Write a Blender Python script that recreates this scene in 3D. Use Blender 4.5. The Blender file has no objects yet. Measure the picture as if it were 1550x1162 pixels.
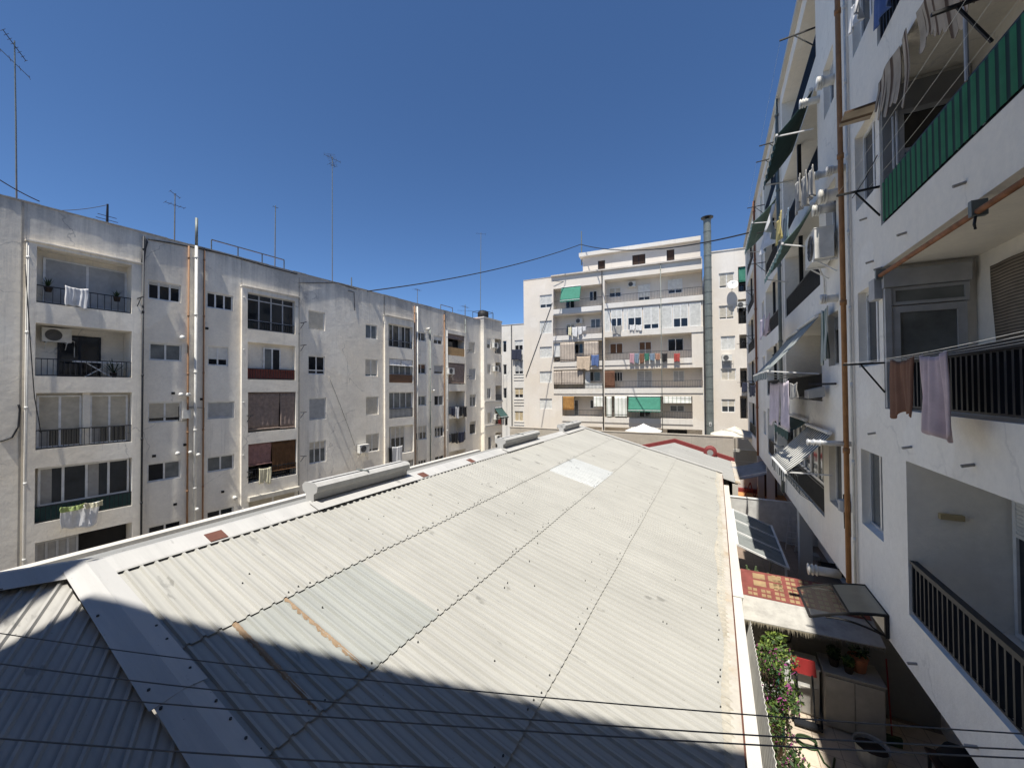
import bpy, math, random
from mathutils import Vector, Matrix
random.seed(7)
SC = bpy.context.scene
COL = SC.collection
RD = math.radians
# ---------------------------------------------------------------- camera
FPX, CX, CY = 582.0, 775.0, 581.0
T = math.atan((1083-CX)/FPX)          # heading left of world +Y (the courtyard's long axis)
PIT = math.atan(9/FPX); ROLL = .0065
rh = Vector((math.cos(T), math.sin(T), 0)); fh = Vector((-math.sin(T), math.cos(T), 0)); ZZ = Vector((0,0,1))
fw = fh*math.cos(PIT)+ZZ*math.sin(PIT); up0 = ZZ*math.cos(PIT)-fh*math.sin(PIT)
UP = up0*math.cos(ROLL)+rh*math.sin(ROLL); RT = rh*math.cos(ROLL)-up0*math.sin(ROLL)
cam = bpy.data.objects.new('camera', bpy.data.cameras.new('camera')); COL.objects.link(cam)
cam.matrix_world = Matrix((RT, UP, -fw)).transposed().to_4x4()
cam.data.sensor_width = 36; cam.data.lens = 36*FPX/1550; cam.data.clip_start = .05; cam.data.clip_end = 3000
SC.camera = cam
def ray(px, py): return fw + RT*((px-CX)/FPX) - UP*((py-CY)/FPX)
def ZP(px, py, z):
    d = ray(px, py); return d*(z/d.z)
def YP(px, py, y):
    d = ray(px, py); return d*(y/d.y)
def XP(px, py, x):
    d = ray(px, py); return d*(x/d.x)
class Frame:
    def __init__(s, O, d, n):
        s.O = Vector((O[0], O[1], 0)); s.d = Vector((d[0], d[1], 0)).normalized(); s.n = Vector((n[0], n[1], 0)).normalized()
    def P(s, u, z, o=0): return s.O + s.d*u + s.n*o + ZZ*z
    def uz(s, px, py, o=0):
        r = ray(px, py); k = (s.O.dot(s.n)+o)/r.dot(s.n); p = r*k
        return (p-s.O).dot(s.d), p.z
    def R(s, x0, y0, x1, y1, o=0):          # top-left and bottom-right photo points -> u0,u1,z0,z1
        u0, z1 = s.uz(x0, y0, o); u1, z0 = s.uz(x1, y1, o); return [u0, u1, z0, z1]
    def RL(s, x0, yt, yb, x1, o=0):
        u0, z1 = s.uz(x0, yt, o); _, z0 = s.uz(x0, yb, o); u1, _ = s.uz(x1, yt, o); return [u0, u1, z0, z1]
def dirvp(px):
    a = math.atan((px-CX)/FPX); return fh*math.cos(a)+rh*math.sin(a)
# ---------------------------------------------------------------- mesh builder
ROOT = {}
class MB:
    def __init__(s): s.v=[]; s.f=[]; s.m=[]; s.mi=0
    def face(s, pts):
        n = len(s.v); s.v += [tuple(p) for p in pts]; s.f.append(tuple(range(n, n+len(pts)))); s.m.append(s.mi)
    def hexa(s, a, b):                        # two matching loops of 4 points
        n = len(s.v); s.v += [tuple(p) for p in a]+[tuple(p) for p in b]
        for q in ((3,2,1,0),(4,5,6,7),(0,1,5,4),(1,2,6,5),(2,3,7,6),(3,0,4,7)):
            s.f.append(tuple(n+i for i in q)); s.m.append(s.mi)
        return s
    def box(s, x0,x1,y0,y1,z0,z1):
        V=Vector
        return s.hexa([V((x0,y0,z0)),V((x1,y0,z0)),V((x1,y1,z0)),V((x0,y1,z0))],[V((x0,y0,z1)),V((x1,y0,z1)),V((x1,y1,z1)),V((x0,y1,z1))])
    def fbox(s, F, u0,u1,z0,z1,o0,o1):
        P=F.P
        return s.hexa([P(u0,z0,o0),P(u1,z0,o0),P(u1,z0,o1),P(u0,z0,o1)],[P(u0,z1,o0),P(u1,z1,o0),P(u1,z1,o1),P(u0,z1,o1)])
    def bar(s, a, b, w, h=None):
        a=Vector(a); b=Vector(b); h=h or w; d=(b-a).normalized()
        sx=d.cross(ZZ) if abs(d.z)<.95 else d.cross(Vector((1,0,0))); sx.normalize(); sy=sx.cross(d)
        sx*=w/2; sy*=h/2
        return s.hexa([a-sx-sy,a+sx-sy,a+sx+sy,a-sx+sy],[b-sx-sy,b+sx-sy,b+sx+sy,b-sx+sy])
    def tube(s, pts, r, n=8, caps=True):
        pts=[Vector(p) for p in pts]; rings=[]
        for i,p in enumerate(pts):
            d=(pts[min(i+1,len(pts)-1)]-pts[max(i-1,0)]).normalized()
            sx=d.cross(ZZ) if abs(d.z)<.95 else d.cross(Vector((1,0,0))); sx.normalize(); sy=sx.cross(d)
            rr=r[i] if isinstance(r,(list,tuple)) else r
            b=len(s.v); s.v+=[tuple(p+sx*math.cos(6.28318*k/n)*rr+sy*math.sin(6.28318*k/n)*rr) for k in range(n)]; rings.append(b)
        for a,b in zip(rings,rings[1:]):
            for k in range(n): s.f.append((a+k,a+(k+1)%n,b+(k+1)%n,b+k)); s.m.append(s.mi)
        if caps:
            s.f.append(tuple(rings[0]+k for k in range(n))[::-1]); s.m.append(s.mi)
            s.f.append(tuple(rings[-1]+k for k in range(n))); s.m.append(s.mi)
        return s
    def grid(s, fn, nu, nv):
        b=len(s.v)
        for i in range(nu+1):
            for j in range(nv+1): s.v.append(tuple(fn(i/nu,j/nv)))
        for i in range(nu):
            for j in range(nv):
                a=b+i*(nv+1)+j; s.f.append((a,a+nv+1,a+nv+2,a+1)); s.m.append(s.mi)
        return s
    def disc(s, c, ax, r, n=16):
        c=Vector(c); ax=Vector(ax).normalized(); sx=ax.cross(ZZ) if abs(ax.z)<.95 else ax.cross(Vector((1,0,0))); sx.normalize(); sy=sx.cross(ax)
        s.face([c+sx*math.cos(6.28318*k/n)*r+sy*math.sin(6.28318*k/n)*r for k in range(n)]); return s
    def base(s):
        xs=[p[0] for p in s.v]; ys=[p[1] for p in s.v]; zs=[p[2] for p in s.v]
        return Vector(((min(xs)+max(xs))/2,(min(ys)+max(ys))/2,min(zs)))
    def build(s, name, mats, parent=None, smooth=False, solid=0):
        if not isinstance(mats,(list,tuple)): mats=[mats]
        off = ROOT[parent.name] if parent is not None else s.base()
        me=bpy.data.meshes.new(name)
        me.from_pydata([tuple(Vector(p)-off) for p in s.v],[],s.f); me.update()
        for m in mats: me.materials.append(MAT[m])
        if len(mats)>1: me.polygons.foreach_set('material_index', s.m)
        if smooth: me.polygons.foreach_set('use_smooth',[True]*len(me.polygons))
        o=bpy.data.objects.new(name,me); COL.objects.link(o)
        if parent is not None: o.parent=parent
        else: o.location=off
        ROOT[o.name]=off
        if solid:
            md=o.modifiers.new('thickness','SOLIDIFY'); md.thickness=solid; md.offset=0
        return o
def thing(name, label, cat, loc, group=None):
    o=bpy.data.objects.new(name,None); COL.objects.link(o); o.location=loc; o.empty_display_size=.2
    o['label']=label; o['category']=cat
    if group: o['group']=group
    ROOT[o.name]=Vector(loc); return o
def solo(mb, name, mats, label, cat, group=None, **k):
    o=mb.build(name,mats,None,**k); o['label']=label; o['category']=cat
    if group: o['group']=group
    return o
def struct(mb, name, mats, **k):
    o=mb.build(name,mats,None,**k); o['kind']='structure'; return o
# ---------------------------------------------------------------- materials
MAT={}
def nodes(name):
    m=bpy.data.materials.new(name); m.use_nodes=True; nt=m.node_tree; MAT[name]=m
    return m, nt, nt.nodes['Principled BSDF']
def N(nt, kind, **k):
    n=nt.nodes.new(kind)
    for a,b in k.items(): setattr(n,a,b)
    return n
def pos(nt, scale=(1,1,1), loc=(0,0,0), rot=(0,0,0)):
    g=N(nt,'ShaderNodeNewGeometry'); mp=N(nt,'ShaderNodeMapping'); mp.inputs['Scale'].default_value=scale; mp.inputs['Location'].default_value=loc; mp.inputs['Rotation'].default_value=rot
    nt.links.new(g.outputs['Position'],mp.inputs['Vector']); return mp.outputs['Vector']
def noise(nt, vec, scale, detail=4, rough=.6):
    n=N(nt,'ShaderNodeTexNoise'); n.inputs['Scale'].default_value=scale; n.inputs['Detail'].default_value=detail; n.inputs['Roughness'].default_value=rough
    nt.links.new(vec,n.inputs['Vector']); return n.outputs['Fac']
def ramp(nt, fac, a, b, ca=0., cb=1.):
    r=N(nt,'ShaderNodeMapRange'); r.inputs['From Min'].default_value=a; r.inputs['From Max'].default_value=b; r.inputs['To Min'].default_value=ca; r.inputs['To Max'].default_value=cb
    nt.links.new(fac,r.inputs['Value']); return r.outputs['Result']
def mix(nt, fac, a, b):
    m=N(nt,'ShaderNodeMix',data_type='RGBA')
    if isinstance(fac,float): m.inputs[0].default_value=fac
    else: nt.links.new(fac,m.inputs[0])
    for i,c in ((6,a),(7,b)):
        if isinstance(c,(tuple,list)): m.inputs[i].default_value=(*c,1) if len(c)==3 else c
        else: nt.links.new(c,m.inputs[i])
    return m.outputs[2]
def mul(nt,a,b,op='MULTIPLY'):
    m=N(nt,'ShaderNodeMath',operation=op)
    for i,c in enumerate((a,b)):
        if isinstance(c,(int,float)): m.inputs[i].default_value=c
        else: nt.links.new(c,m.inputs[i])
    return m.outputs[0]
def bump(nt, b, h, strength, dist=.01):
    n=N(nt,'ShaderNodeBump'); n.inputs['Strength'].default_value=strength; n.inputs['Distance'].default_value=dist
    nt.links.new(h,n.inputs['Height']); nt.links.new(n.outputs['Normal'],b.inputs['Normal'])
def plain(name, c, rough=.6, metal=0., var=.18, vs=4., spec=.35, bmp=0., bs=60.):
    m,nt,b=nodes(name); v=pos(nt)
    f=ramp(nt,noise(nt,v,vs,5),.3,.7)
    d=tuple(x*(1-var) for x in c); l=tuple(min(1,x*(1+var*.5)) for x in c)
    nt.links.new(mix(nt,f,d,l),b.inputs['Base Color'])
    b.inputs['Roughness'].default_value=rough; b.inputs['Metallic'].default_value=metal; b.inputs['Specular IOR Level'].default_value=spec
    if bmp: bump(nt,b,noise(nt,v,bs,3),bmp)
    return m
def plaster(name, c, dirt, amt=.5, streak=.5, bmp=.25, top=None, crack=0):
    m,nt,b=nodes(name)
    v=pos(nt); vs=pos(nt,(2.2,2.2,.12))
    blot=ramp(nt,noise(nt,v,.35,6,.65),.40,.68,0,amt)
    st=ramp(nt,noise(nt,vs,1.6,6,.7),.52,.75,0,streak)
    fine=ramp(nt,noise(nt,v,9,5,.7),.3,.75,.0,.22)
    k=mul(nt,mul(nt,blot,st,'MAXIMUM'),fine,'ADD')
    if top:                                   # rain-washed grey band under the parapet
        g=N(nt,'ShaderNodeNewGeometry'); sp=N(nt,'ShaderNodeSeparateXYZ'); nt.links.new(g.outputs['Position'],sp.inputs[0])
        tz=mul(nt,sp.outputs[2],ramp(nt,noise(nt,vs,1.1,5,.7),.2,.8,-1.3,1.3),'ADD')
        tz=mul(nt,tz,ramp(nt,noise(nt,v,.22,4,.6),.3,.7,-1.2,1.2),'ADD')
        k=mul(nt,k,ramp(nt,tz,top[0],top[1],0,top[2]),'ADD')
    if crack:                                 # hairline cracks in the render coat
        vo=N(nt,'ShaderNodeTexVoronoi',feature='DISTANCE_TO_EDGE'); vo.inputs['Scale'].default_value=.28
        wv=N(nt,'ShaderNodeVectorMath',operation='ADD'); nt.links.new(v,wv.inputs[0]); nn_=N(nt,'ShaderNodeTexNoise'); nn_.inputs['Scale'].default_value=1.3; nn_.inputs['Detail'].default_value=6; nt.links.new(v,nn_.inputs['Vector']); nt.links.new(nn_.outputs['Color'],wv.inputs[1]); nt.links.new(wv.outputs[0],vo.inputs['Vector'])
        ln=mul(nt,ramp(nt,vo.outputs['Distance'],.002,.006,.45*crack,0),ramp(nt,noise(nt,v,.4,2),.48,.56))
        k=mul(nt,k,ln,'ADD')
    cl=N(nt,'ShaderNodeClamp'); nt.links.new(k,cl.inputs[0])
    warm=tuple(x*y for x,y in zip(c,(1.,.955,.885)))
    base=mix(nt,ramp(nt,noise(nt,v,.16,3),.35,.65),c,warm)
    patch=ramp(nt,noise(nt,pos(nt,(1,1,1),(7,3,1)),.55,2,.4),.60,.62,0,.35)
    base=mix(nt,patch,base,tuple(min(1,x*1.12) for x in c))
    col=mix(nt,cl.outputs[0],base,dirt)
    nt.links.new(col,b.inputs['Base Color']); b.inputs['Roughness'].default_value=.9; b.inputs['Specular IOR Level'].default_value=.15
    bump(nt,b,mul(nt,noise(nt,v,28,5,.7),mul(nt,noise(nt,v,3,4),2.5),'ADD'),bmp,.02)
    return m
plaster('plaster_left',(.90,.855,.765),(.40,.385,.36),.34,.46,bmp=.32,top=(5.4,7.9,.70),crack=1)
plaster('plaster_back',(.70,.665,.615),(.46,.41,.36),.22,.30,bmp=.15)
plaster('plaster_back_cool',(.70,.685,.66),(.35,.33,.30),.22,.40,bmp=.15)
plaster('plaster_right',(.87,.845,.79),(.50,.48,.45),.22,.24,bmp=.3,crack=.6)
plaster('plaster_white',(.55,.54,.515),(.45,.43,.40),.25,.25,bmp=.2)
plaster('plaster_loggia',(.62,.61,.59),(.36,.35,.34),.25,.25,bmp=.12)
plaster('plaster_wall',(.46,.42,.36),(.24,.22,.20),.4,.6,bmp=.4)
plaster('slab_stained',(.62,.59,.55),(.24,.20,.17),.55,.65,bmp=.25)
plaster('concrete',(.36,.35,.33),(.18,.17,.16),.5,.4,bmp=.4)
plaster('grey_tile',(.30,.31,.32),(.2,.2,.21),.2,.1,bmp=.1)
for n,c,r,me in (
 ('white_paint',(.62,.62,.60),.5,0),('white_metal',(.70,.70,.69),.4,0),('grey_frame',(.42,.42,.42),.5,0),('alu',(.62,.62,.62),.4,.4),
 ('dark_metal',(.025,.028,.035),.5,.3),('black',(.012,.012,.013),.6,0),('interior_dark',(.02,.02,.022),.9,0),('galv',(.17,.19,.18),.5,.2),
 ('orange_pipe',(.25,.135,.07),.65,0),('brown_pipe',(.25,.10,.05),.7,0),('beige_plastic',(.55,.52,.45),.5,0),('grey_plastic',(.40,.41,.41),.5,0),
 ('white_plastic',(.66,.65,.61),.4,0),('ac_casing',(.66,.65,.61),.45,0),('ac_grille',(.11,.11,.11),.6,0),('shutter_beige',(.50,.46,.38),.6,0),
 ('shutter_grey',(.40,.41,.42),.6,0),('shutter_white',(.68,.68,.65),.6,0),('shutter_cream',(.58,.54,.46),.6,0),('wood',(.15,.08,.045),.6,0),('wood_light',(.42,.27,.13),.7,0),
 ('red_paint',(.20,.035,.035),.6,0),('rail_red',(.17,.045,.035),.7,0),('rust_plate',(.13,.055,.04),.8,0),('terracotta',(.42,.16,.08),.8,0),('soil',(.05,.035,.025),.95,0),
 ('curtain',(.34,.33,.31),.9,0),('cloth_white',(.66,.66,.66),.9,0),('cloth_lilac',(.60,.53,.60),.95,0),('cloth_brown',(.19,.095,.06),.95,0),('cloth_pink',(.55,.43,.44),.95,0),
 ('cloth_navy',(.03,.035,.06),.95,0),('cloth_blue',(.09,.14,.30),.95,0),('cloth_beige',(.52,.42,.32),.95,0),('cloth_black',(.02,.02,.022),.95,0),('cloth_red',(.38,.07,.06),.9,0),
 ('cloth_green',(.04,.17,.12),.9,0),('cloth_lime',(.34,.42,.16),.9,0),('cloth_cream',(.62,.58,.42),.9,0),('cloth_rose',(.45,.27,.31),.9,0),('cloth_orange',(.36,.20,.14),.9,0),('cloth_denim',(.18,.24,.31),.9,0),('cloth_yellow',(.5,.42,.18),.9,0),
 ('awning_green',(.045,.19,.135),.85,0),('awning_dark_green',(.04,.085,.08),.85,0),('awning_grey',(.22,.23,.25),.7,0),('parasol',(.66,.66,.64),.8,0),('parasol_cream',(.58,.54,.46),.8,0),
 ('cabinet_grey',(.44,.42,.385),.5,0),('orange_floor',(.50,.25,.10),.7,0),('cable',(.015,.016,.02),.6,0),('rope',(.13,.13,.13),.8,0),('leaf',(.07,.12,.03),.6,0),('leaf_dark',(.03,.06,.02),.6,0),('leaf_bright',(.16,.22,.04),.6,0),
 ('petal',(.30,.06,.20),.7,0),('stem',(.10,.07,.045),.9,0),('cactus',(.09,.13,.06),.7,0),('brown_tile_side',(.2,.14,.1),.8,0),('gutter_dark',(.05,.05,.05),.8,0),('plastic_red',(.28,.03,.03),.4,0),('plastic_blue',(.05,.15,.4),.4,0),('reveal',(.5,.49,.46),.8,0)):
    plain(n,c,r,me)
def glass(name,c,rough=.06,spec=.6):
    m=plain(name,c,rough,0,.5,1.3,spec); return m
glass('glass',(.030,.036,.042)); glass('glass_dark',(.010,.012,.016)); glass('glass_pale',(.10,.11,.11),.12); glass('glass_grey',(.16,.17,.17),.25,.4)
def stripes(name, a, b, axis, freq, duty=.5, rough=.85, var=.15, soft=.02):
    """two-colour weave along a world direction (axis = Vector)"""
    m,nt,bs=nodes(name); g=N(nt,'ShaderNodeNewGeometry'); d=N(nt,'ShaderNodeVectorMath',operation='DOT_PRODUCT'); d.inputs[1].default_value=tuple(axis)
    nt.links.new(g.outputs['Position'],d.inputs[0])
    fr=N(nt,'ShaderNodeMath',operation='FRACT'); nt.links.new(mul(nt,d.outputs['Value'],freq),fr.inputs[0])
    k=ramp(nt,fr.outputs[0],duty-soft,duty+soft)
    nz=ramp(nt,noise(nt,pos(nt),3,5),.3,.7,1-var,1+var*.4)
    col=mix(nt,k,a,b); mm=N(nt,'ShaderNodeVectorMath',operation='SCALE'); nt.links.new(col,mm.inputs[0]); nt.links.new(nz,mm.inputs['Scale'])
    nt.links.new(mm.outputs[0],bs.inputs['Base Color']); bs.inputs['Roughness'].default_value=rough; bs.inputs['Specular IOR Level'].default_value=.2
    return m
def roofmat(name, c, rough, rot, metal=0., ribs=1.):
    m,nt,b=nodes(name)
    v=pos(nt); vs=pos(nt,(.22,3.2,.22),(0,0,0),(0,0,rot))
    st=ramp(nt,noise(nt,vs,1.5,6,.75),.42,.75,0,.42); bl=ramp(nt,noise(nt,v,.5,5),.4,.7,0,.25)
    sp=ramp(nt,noise(nt,pos(nt,(.5,1.4,.5),(3,9,0),(0,0,rot)),2.6,4,.6),.645,.70,0,1.0)
    dots=ramp(nt,noise(nt,v,26,2,.5),.74,.78,0,.75)
    k=mul(nt,mul(nt,st,bl,'ADD'),sp,'MAXIMUM'); cl=N(nt,'ShaderNodeClamp'); nt.links.new(k,cl.inputs[0])
    col=mix(nt,cl.outputs[0],c,tuple(x*.62 for x in c)); col=mix(nt,dots,col,(.16,.15,.13))
    g=N(nt,'ShaderNodeNewGeometry'); d=N(nt,'ShaderNodeVectorMath',operation='DOT_PRODUCT'); d.inputs[1].default_value=(-.53,-.848,0) if rot else (0,1,0)
    o_=N(nt,'ShaderNodeVectorMath',operation='SUBTRACT'); o_.inputs[1].default_value=(-7.27,1.80,0) if rot else (0,0,0); nt.links.new(g.outputs['Position'],o_.inputs[0]); nt.links.new(o_.outputs[0],d.inputs[0])
    fr=N(nt,'ShaderNodeMath',operation='FRACT'); nt.links.new(mul(nt,d.outputs['Value'],1/.1555),fr.inputs[0])
    w1=mul(nt,ramp(nt,fr.outputs[0],0,.001,1,1),ramp(nt,fr.outputs[0],.0,.16,.75,0)); w2=mul(nt,ramp(nt,fr.outputs[0],.835,.86,0,1.),ramp(nt,fr.outputs[0],.98,1.0,1,.85))
    rib_shade=mul(nt,mul(nt,w1,w2,'MAXIMUM'),ramp(nt,noise(nt,pos(nt,(.5,2.5,.5)),1.2,4),.25,.6,.25,.85))   # shadow line painted into the colour along each rib
    if ribs: col=mix(nt,rib_shade,col,tuple(x*.66 for x in c))
    nt.links.new(col,b.inputs['Base Color']); b.inputs['Roughness'].default_value=rough; b.inputs['Metallic'].default_value=metal; b.inputs['Specular IOR Level'].default_value=.3
    bump(nt,b,noise(nt,v,7,4),.12,.02)
    return m
roofmat('roof_sheet',(.38,.375,.348),.55,0.); roofmat('roof_sheet_turned',(.38,.37,.345),.55,-.56)
roofmat('roof_poly',(.33,.34,.32),.3,0.); roofmat('roof_poly_new',(.46,.475,.475),.22,0.); roofmat('flashing',(.46,.455,.44),.5,0.,ribs=0); roofmat('roof_grey',(.29,.29,.28),.6,0.)
def stained(name,c,st,sc=.9):
    m,nt,b=nodes(name); v=pos(nt)
    f=ramp(nt,noise(nt,v,sc,6,.7),.5,.72); f2=ramp(nt,noise(nt,v,5,5,.7),.3,.7,.85,1.1)
    col=mix(nt,f,c,st); s=N(nt,'ShaderNodeVectorMath',operation='SCALE'); nt.links.new(col,s.inputs[0]); nt.links.new(f2,s.inputs['Scale'])
    nt.links.new(s.outputs[0],b.inputs['Base Color']); b.inputs['Roughness'].default_value=.85; bump(nt,b,noise(nt,v,20,4),.2,.01)
stained('eave_coating',(.44,.41,.36),(.36,.28,.19)); stained('eave_edge',(.40,.375,.32),(.22,.19,.14),2.5); stained('rust_stain',(.27,.19,.12),(.17,.10,.055),4.)
stained('ground',(.25,.23,.20),(.16,.15,.14)); stained('pergola_glass',(.20,.215,.21),(.13,.14,.14),2.)
def tiles(name,c,c2,sx,sy,mort):
    m,nt,b=nodes(name); br=N(nt,'ShaderNodeTexBrick'); br.offset=0; br.inputs['Scale'].default_value=1
    br.inputs['Color1'].default_value=(*c,1); br.inputs['Color2'].default_value=(*c2,1); br.inputs['Mortar'].default_value=(*mort,1); br.inputs['Mortar Size'].default_value=.008
    br.inputs['Brick Width'].default_value=sx; br.inputs['Row Height'].default_value=sy
    nt.links.new(pos(nt),br.inputs['Vector']); f=ramp(nt,noise(nt,pos(nt),2.5,5),.3,.7,.85,1.08)
    s=N(nt,'ShaderNodeVectorMath',operation='SCALE'); nt.links.new(br.outputs['Color'],s.inputs[0]); nt.links.new(f,s.inputs['Scale'])
    nt.links.new(s.outputs[0],b.inputs['Base Color']); b.inputs['Roughness'].default_value=.6
tiles('tile_beige',(.60,.51,.41),(.56,.47,.37),.42,.42,(.33,.27,.21)); tiles('tile_brown',(.25,.19,.15),(.22,.17,.13),.33,.33,(.14,.11,.09))
tiles('oilcloth',(.33,.05,.045),(.33,.05,.045),.30,.20,(.36,.055,.05))
# ---------------------------------------------------------------- light
EL, AZ = RD(67), RD(4.2)
sunv = Vector((math.sin(AZ)*math.cos(EL), -math.cos(AZ)*math.cos(EL), math.sin(EL)))
sl=bpy.data.lights.new('sun','SUN'); sl.energy=4.7; sl.angle=RD(.53); sl.color=(1,.95,.86)
so=bpy.data.objects.new('sun',sl); COL.objects.link(so); so.rotation_euler=sunv.to_track_quat('Z','Y').to_euler()
w=bpy.data.worlds.new('World'); SC.world=w; w.use_nodes=True; nt=w.node_tree
sky=nt.nodes.new('ShaderNodeTexSky'); sky.sky_type='NISHITA'; sky.sun_disc=False; sky.sun_elevation=EL; sky.sun_rotation=RD(180)-AZ
sky.altitude=1500; sky.air_density=.8; sky.dust_density=0; sky.ozone_density=6
hs=nt.nodes.new('ShaderNodeHueSaturation'); hs.inputs['Saturation'].default_value=1.07; nt.links.new(sky.outputs[0],hs.inputs['Color']); nt.links.new(hs.outputs[0],nt.nodes['Background'].inputs['Color']); nt.nodes['Background'].inputs['Strength'].default_value=.094
SC.view_settings.view_transform='Standard'; SC.view_settings.look='None'; SC.view_settings.exposure=.68; SC.view_settings.gamma=1
SC.cycles.max_bounces=7; SC.cycles.diffuse_bounces=4; SC.cycles.glossy_bounces=3; SC.cycles.transmission_bounces=3; SC.cycles.use_denoising=True
# ---------------------------------------------------------------- building kit
def wallface(mb, F, u0,u1,z0,z1, holes, off=0.):
    """front skin with real openings: holes = [u0,u1,z0,z1,depth]; adds reveals and backs"""
    hs=[[max(h[0],u0),min(h[1],u1),max(h[2],z0),min(h[3],z1),h[4]] for h in holes]
    us=sorted({round(x,4) for h in hs for x in h[:2]}|{u0,u1}); zs=sorted({round(x,4) for h in hs for x in h[2:4]}|{z0,z1})
    for a,b in zip(us,us[1:]):
        if b-a<1e-4: continue
        m=(a+b)/2; start=None
        for i,(c,d) in enumerate(zip(zs,zs[1:])):
            k=(c+d)/2; inh=any(h[0]<m<h[1] and h[2]<k<h[3] for h in hs)
            if not inh and start is None: start=c
            if inh and start is not None: mb.face([F.P(a,start,off),F.P(b,start,off),F.P(b,c,off),F.P(a,c,off)]); start=None
        if start is not None: mb.face([F.P(a,start,off),F.P(b,start,off),F.P(b,z1,off),F.P(a,z1,off)])
    for a,b,c,d,dp in hs:
        P=F.P; q=off-dp
        mb.face([P(a,c,off),P(a,d,off),P(a,d,q),P(a,c,q)]); mb.face([P(b,c,off),P(b,d,off),P(b,d,q),P(b,c,q)])
        mb.face([P(a,d,off),P(b,d,off),P(b,d,q),P(a,d,q)]); mb.face([P(a,c,off),P(b,c,off),P(b,c,q),P(a,c,q)])
        mb.face([P(a,c,q),P(b,c,q),P(b,d,q),P(a,d,q)])
def slats(mb,F,u0,u1,z0,z1,o,pitch=.05,dep=.012):
    n=max(2,int((z1-z0)/pitch)); P=F.P; h=(z1-z0)/n
    for i in range(n):
        z=z0+i*h; mb.face([P(u0,z,o),P(u1,z,o),P(u1,z+h*.82,o+dep),P(u0,z+h*.82,o+dep)]); mb.face([P(u0,z+h*.82,o+dep),P(u1,z+h*.82,o+dep),P(u1,z+h,o),P(u0,z+h,o)])
def window(F, par, r, o, frame='white_metal', n=2, shut=0., sm='shutter_beige', gm='glass', sill=False, fw_=.065, transom=0., rail=0., open_=None, name='window', curt=0):
    u0,u1,z0,z1=r
    m=MB(); m.fbox(F,u0,u1,z1-fw_,z1,o-.05,o); m.fbox(F,u0,u1,z0,z0+fw_,o-.05,o); m.fbox(F,u0,u0+fw_,z0+fw_,z1-fw_,o-.05,o); m.fbox(F,u1-fw_,u1,z0+fw_,z1-fw_,o-.05,o)
    for i in range(1,n):
        c=u0+(u1-u0)*i/n; m.fbox(F,c-fw_*.55,c+fw_*.55,z0+fw_,z1-fw_,o-.045,o-.003+(i%2)*.002)
    for t in (transom,rail):
        if t: zz=z0+(z1-z0)*t; m.fbox(F,u0+fw_,u1-fw_,zz-fw_*.5,zz+fw_*.5,o-.04,o-.004)
    w_=m.build(name,frame,par)
    zs=z1-(z1-z0)*shut
    if shut<.97:
        g=MB(); g.fbox(F,u0+.02,u1-.02,z0+.02,zs,o-.04,o-.028)
        mats=[gm]
        if open_ is not None:                   # one sash slid open: dark room behind
            a=u0+(u1-u0)*open_/n; b=u0+(u1-u0)*(open_+1)/n; g.mi=1; g.fbox(F,a+.03,b-.03,z0+.04,zs-.02,o-.03,o-.02); mats=[gm,'interior_dark']
        if curt:
            g.mi=len(mats); mats=mats+['curtain']; 
            for i in range(n):
                if (i+curt)%2: 
                    a=u0+(u1-u0)*i/n; b=u0+(u1-u0)*(i+1)/n; g.fbox(F,a+.05,a+(b-a)*.55,z0+.06,zs-.06,o-.027,o-.022)
        g.build('pane',mats,w_)
    if shut>0:
        s=MB(); slats(s,F,u0+fw_*.7,u1-fw_*.7,max(zs,z0),z1-.02,o-.02 if shut>.97 else o-.015); s.fbox(F,u0+fw_*.6,u1-fw_*.6,max(zs,z0)-.0,max(zs,z0)+.045,o-.012,o+.004); s.build('roller_shutter',sm,w_)
    if sill:
        s=MB(); s.fbox(F,u0-.05,u1+.05,z0-.06,z0-.003,o-.06,o+sill); s.build('sill','concrete' if sill<.2 else 'white_paint',w_)
    return w_
def railing(F, par, u0,u1,z0,z1,o,step=.13,mat='dark_metal',w=.016,name='railing',ret=None,deep=.012):
    m=MB(); m.fbox(F,u0,u1,z1-.035,z1,o-.02,o+.02); m.fbox(F,u0,u1,z0+.02,z0+.045,o-.012,o+.012)
    n=max(2,int((u1-u0)/step))
    for i in range(n+1):
        u=u0+.01+(u1-u0-.02)*i/n; m.fbox(F,u-w/2,u+w/2,z0+.045,z1-.035,o-deep,o+deep)
    return m.build(name,mat,par)
def blind(F,u0,u1,z0,z1,o,mat,label,group=None,folds=.12,roll=True):
    t=thing('roll_blind',label,'blind',F.P((u0+u1)/2,z0,o),group); m=MB(); n=max(6,int((u1-u0)/folds))
    m.grid(lambda i,j: F.P(u0+(u1-u0)*i, z0+(z1-z0)*j, o+.02*math.sin(i*n*3.1)*(1-j*.5)+.02*math.sin(j*5+i*3)),n*2,8)
    m.build('sheet',mat,t,smooth=True,solid=.008)
    if roll:
        r=MB(); r.tube([F.P(u0,z0+.02,o+.03),F.P(u1,z0+.02,o+.03)],.035,8); r.build('bottom_roll',mat,t)
    return t
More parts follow.
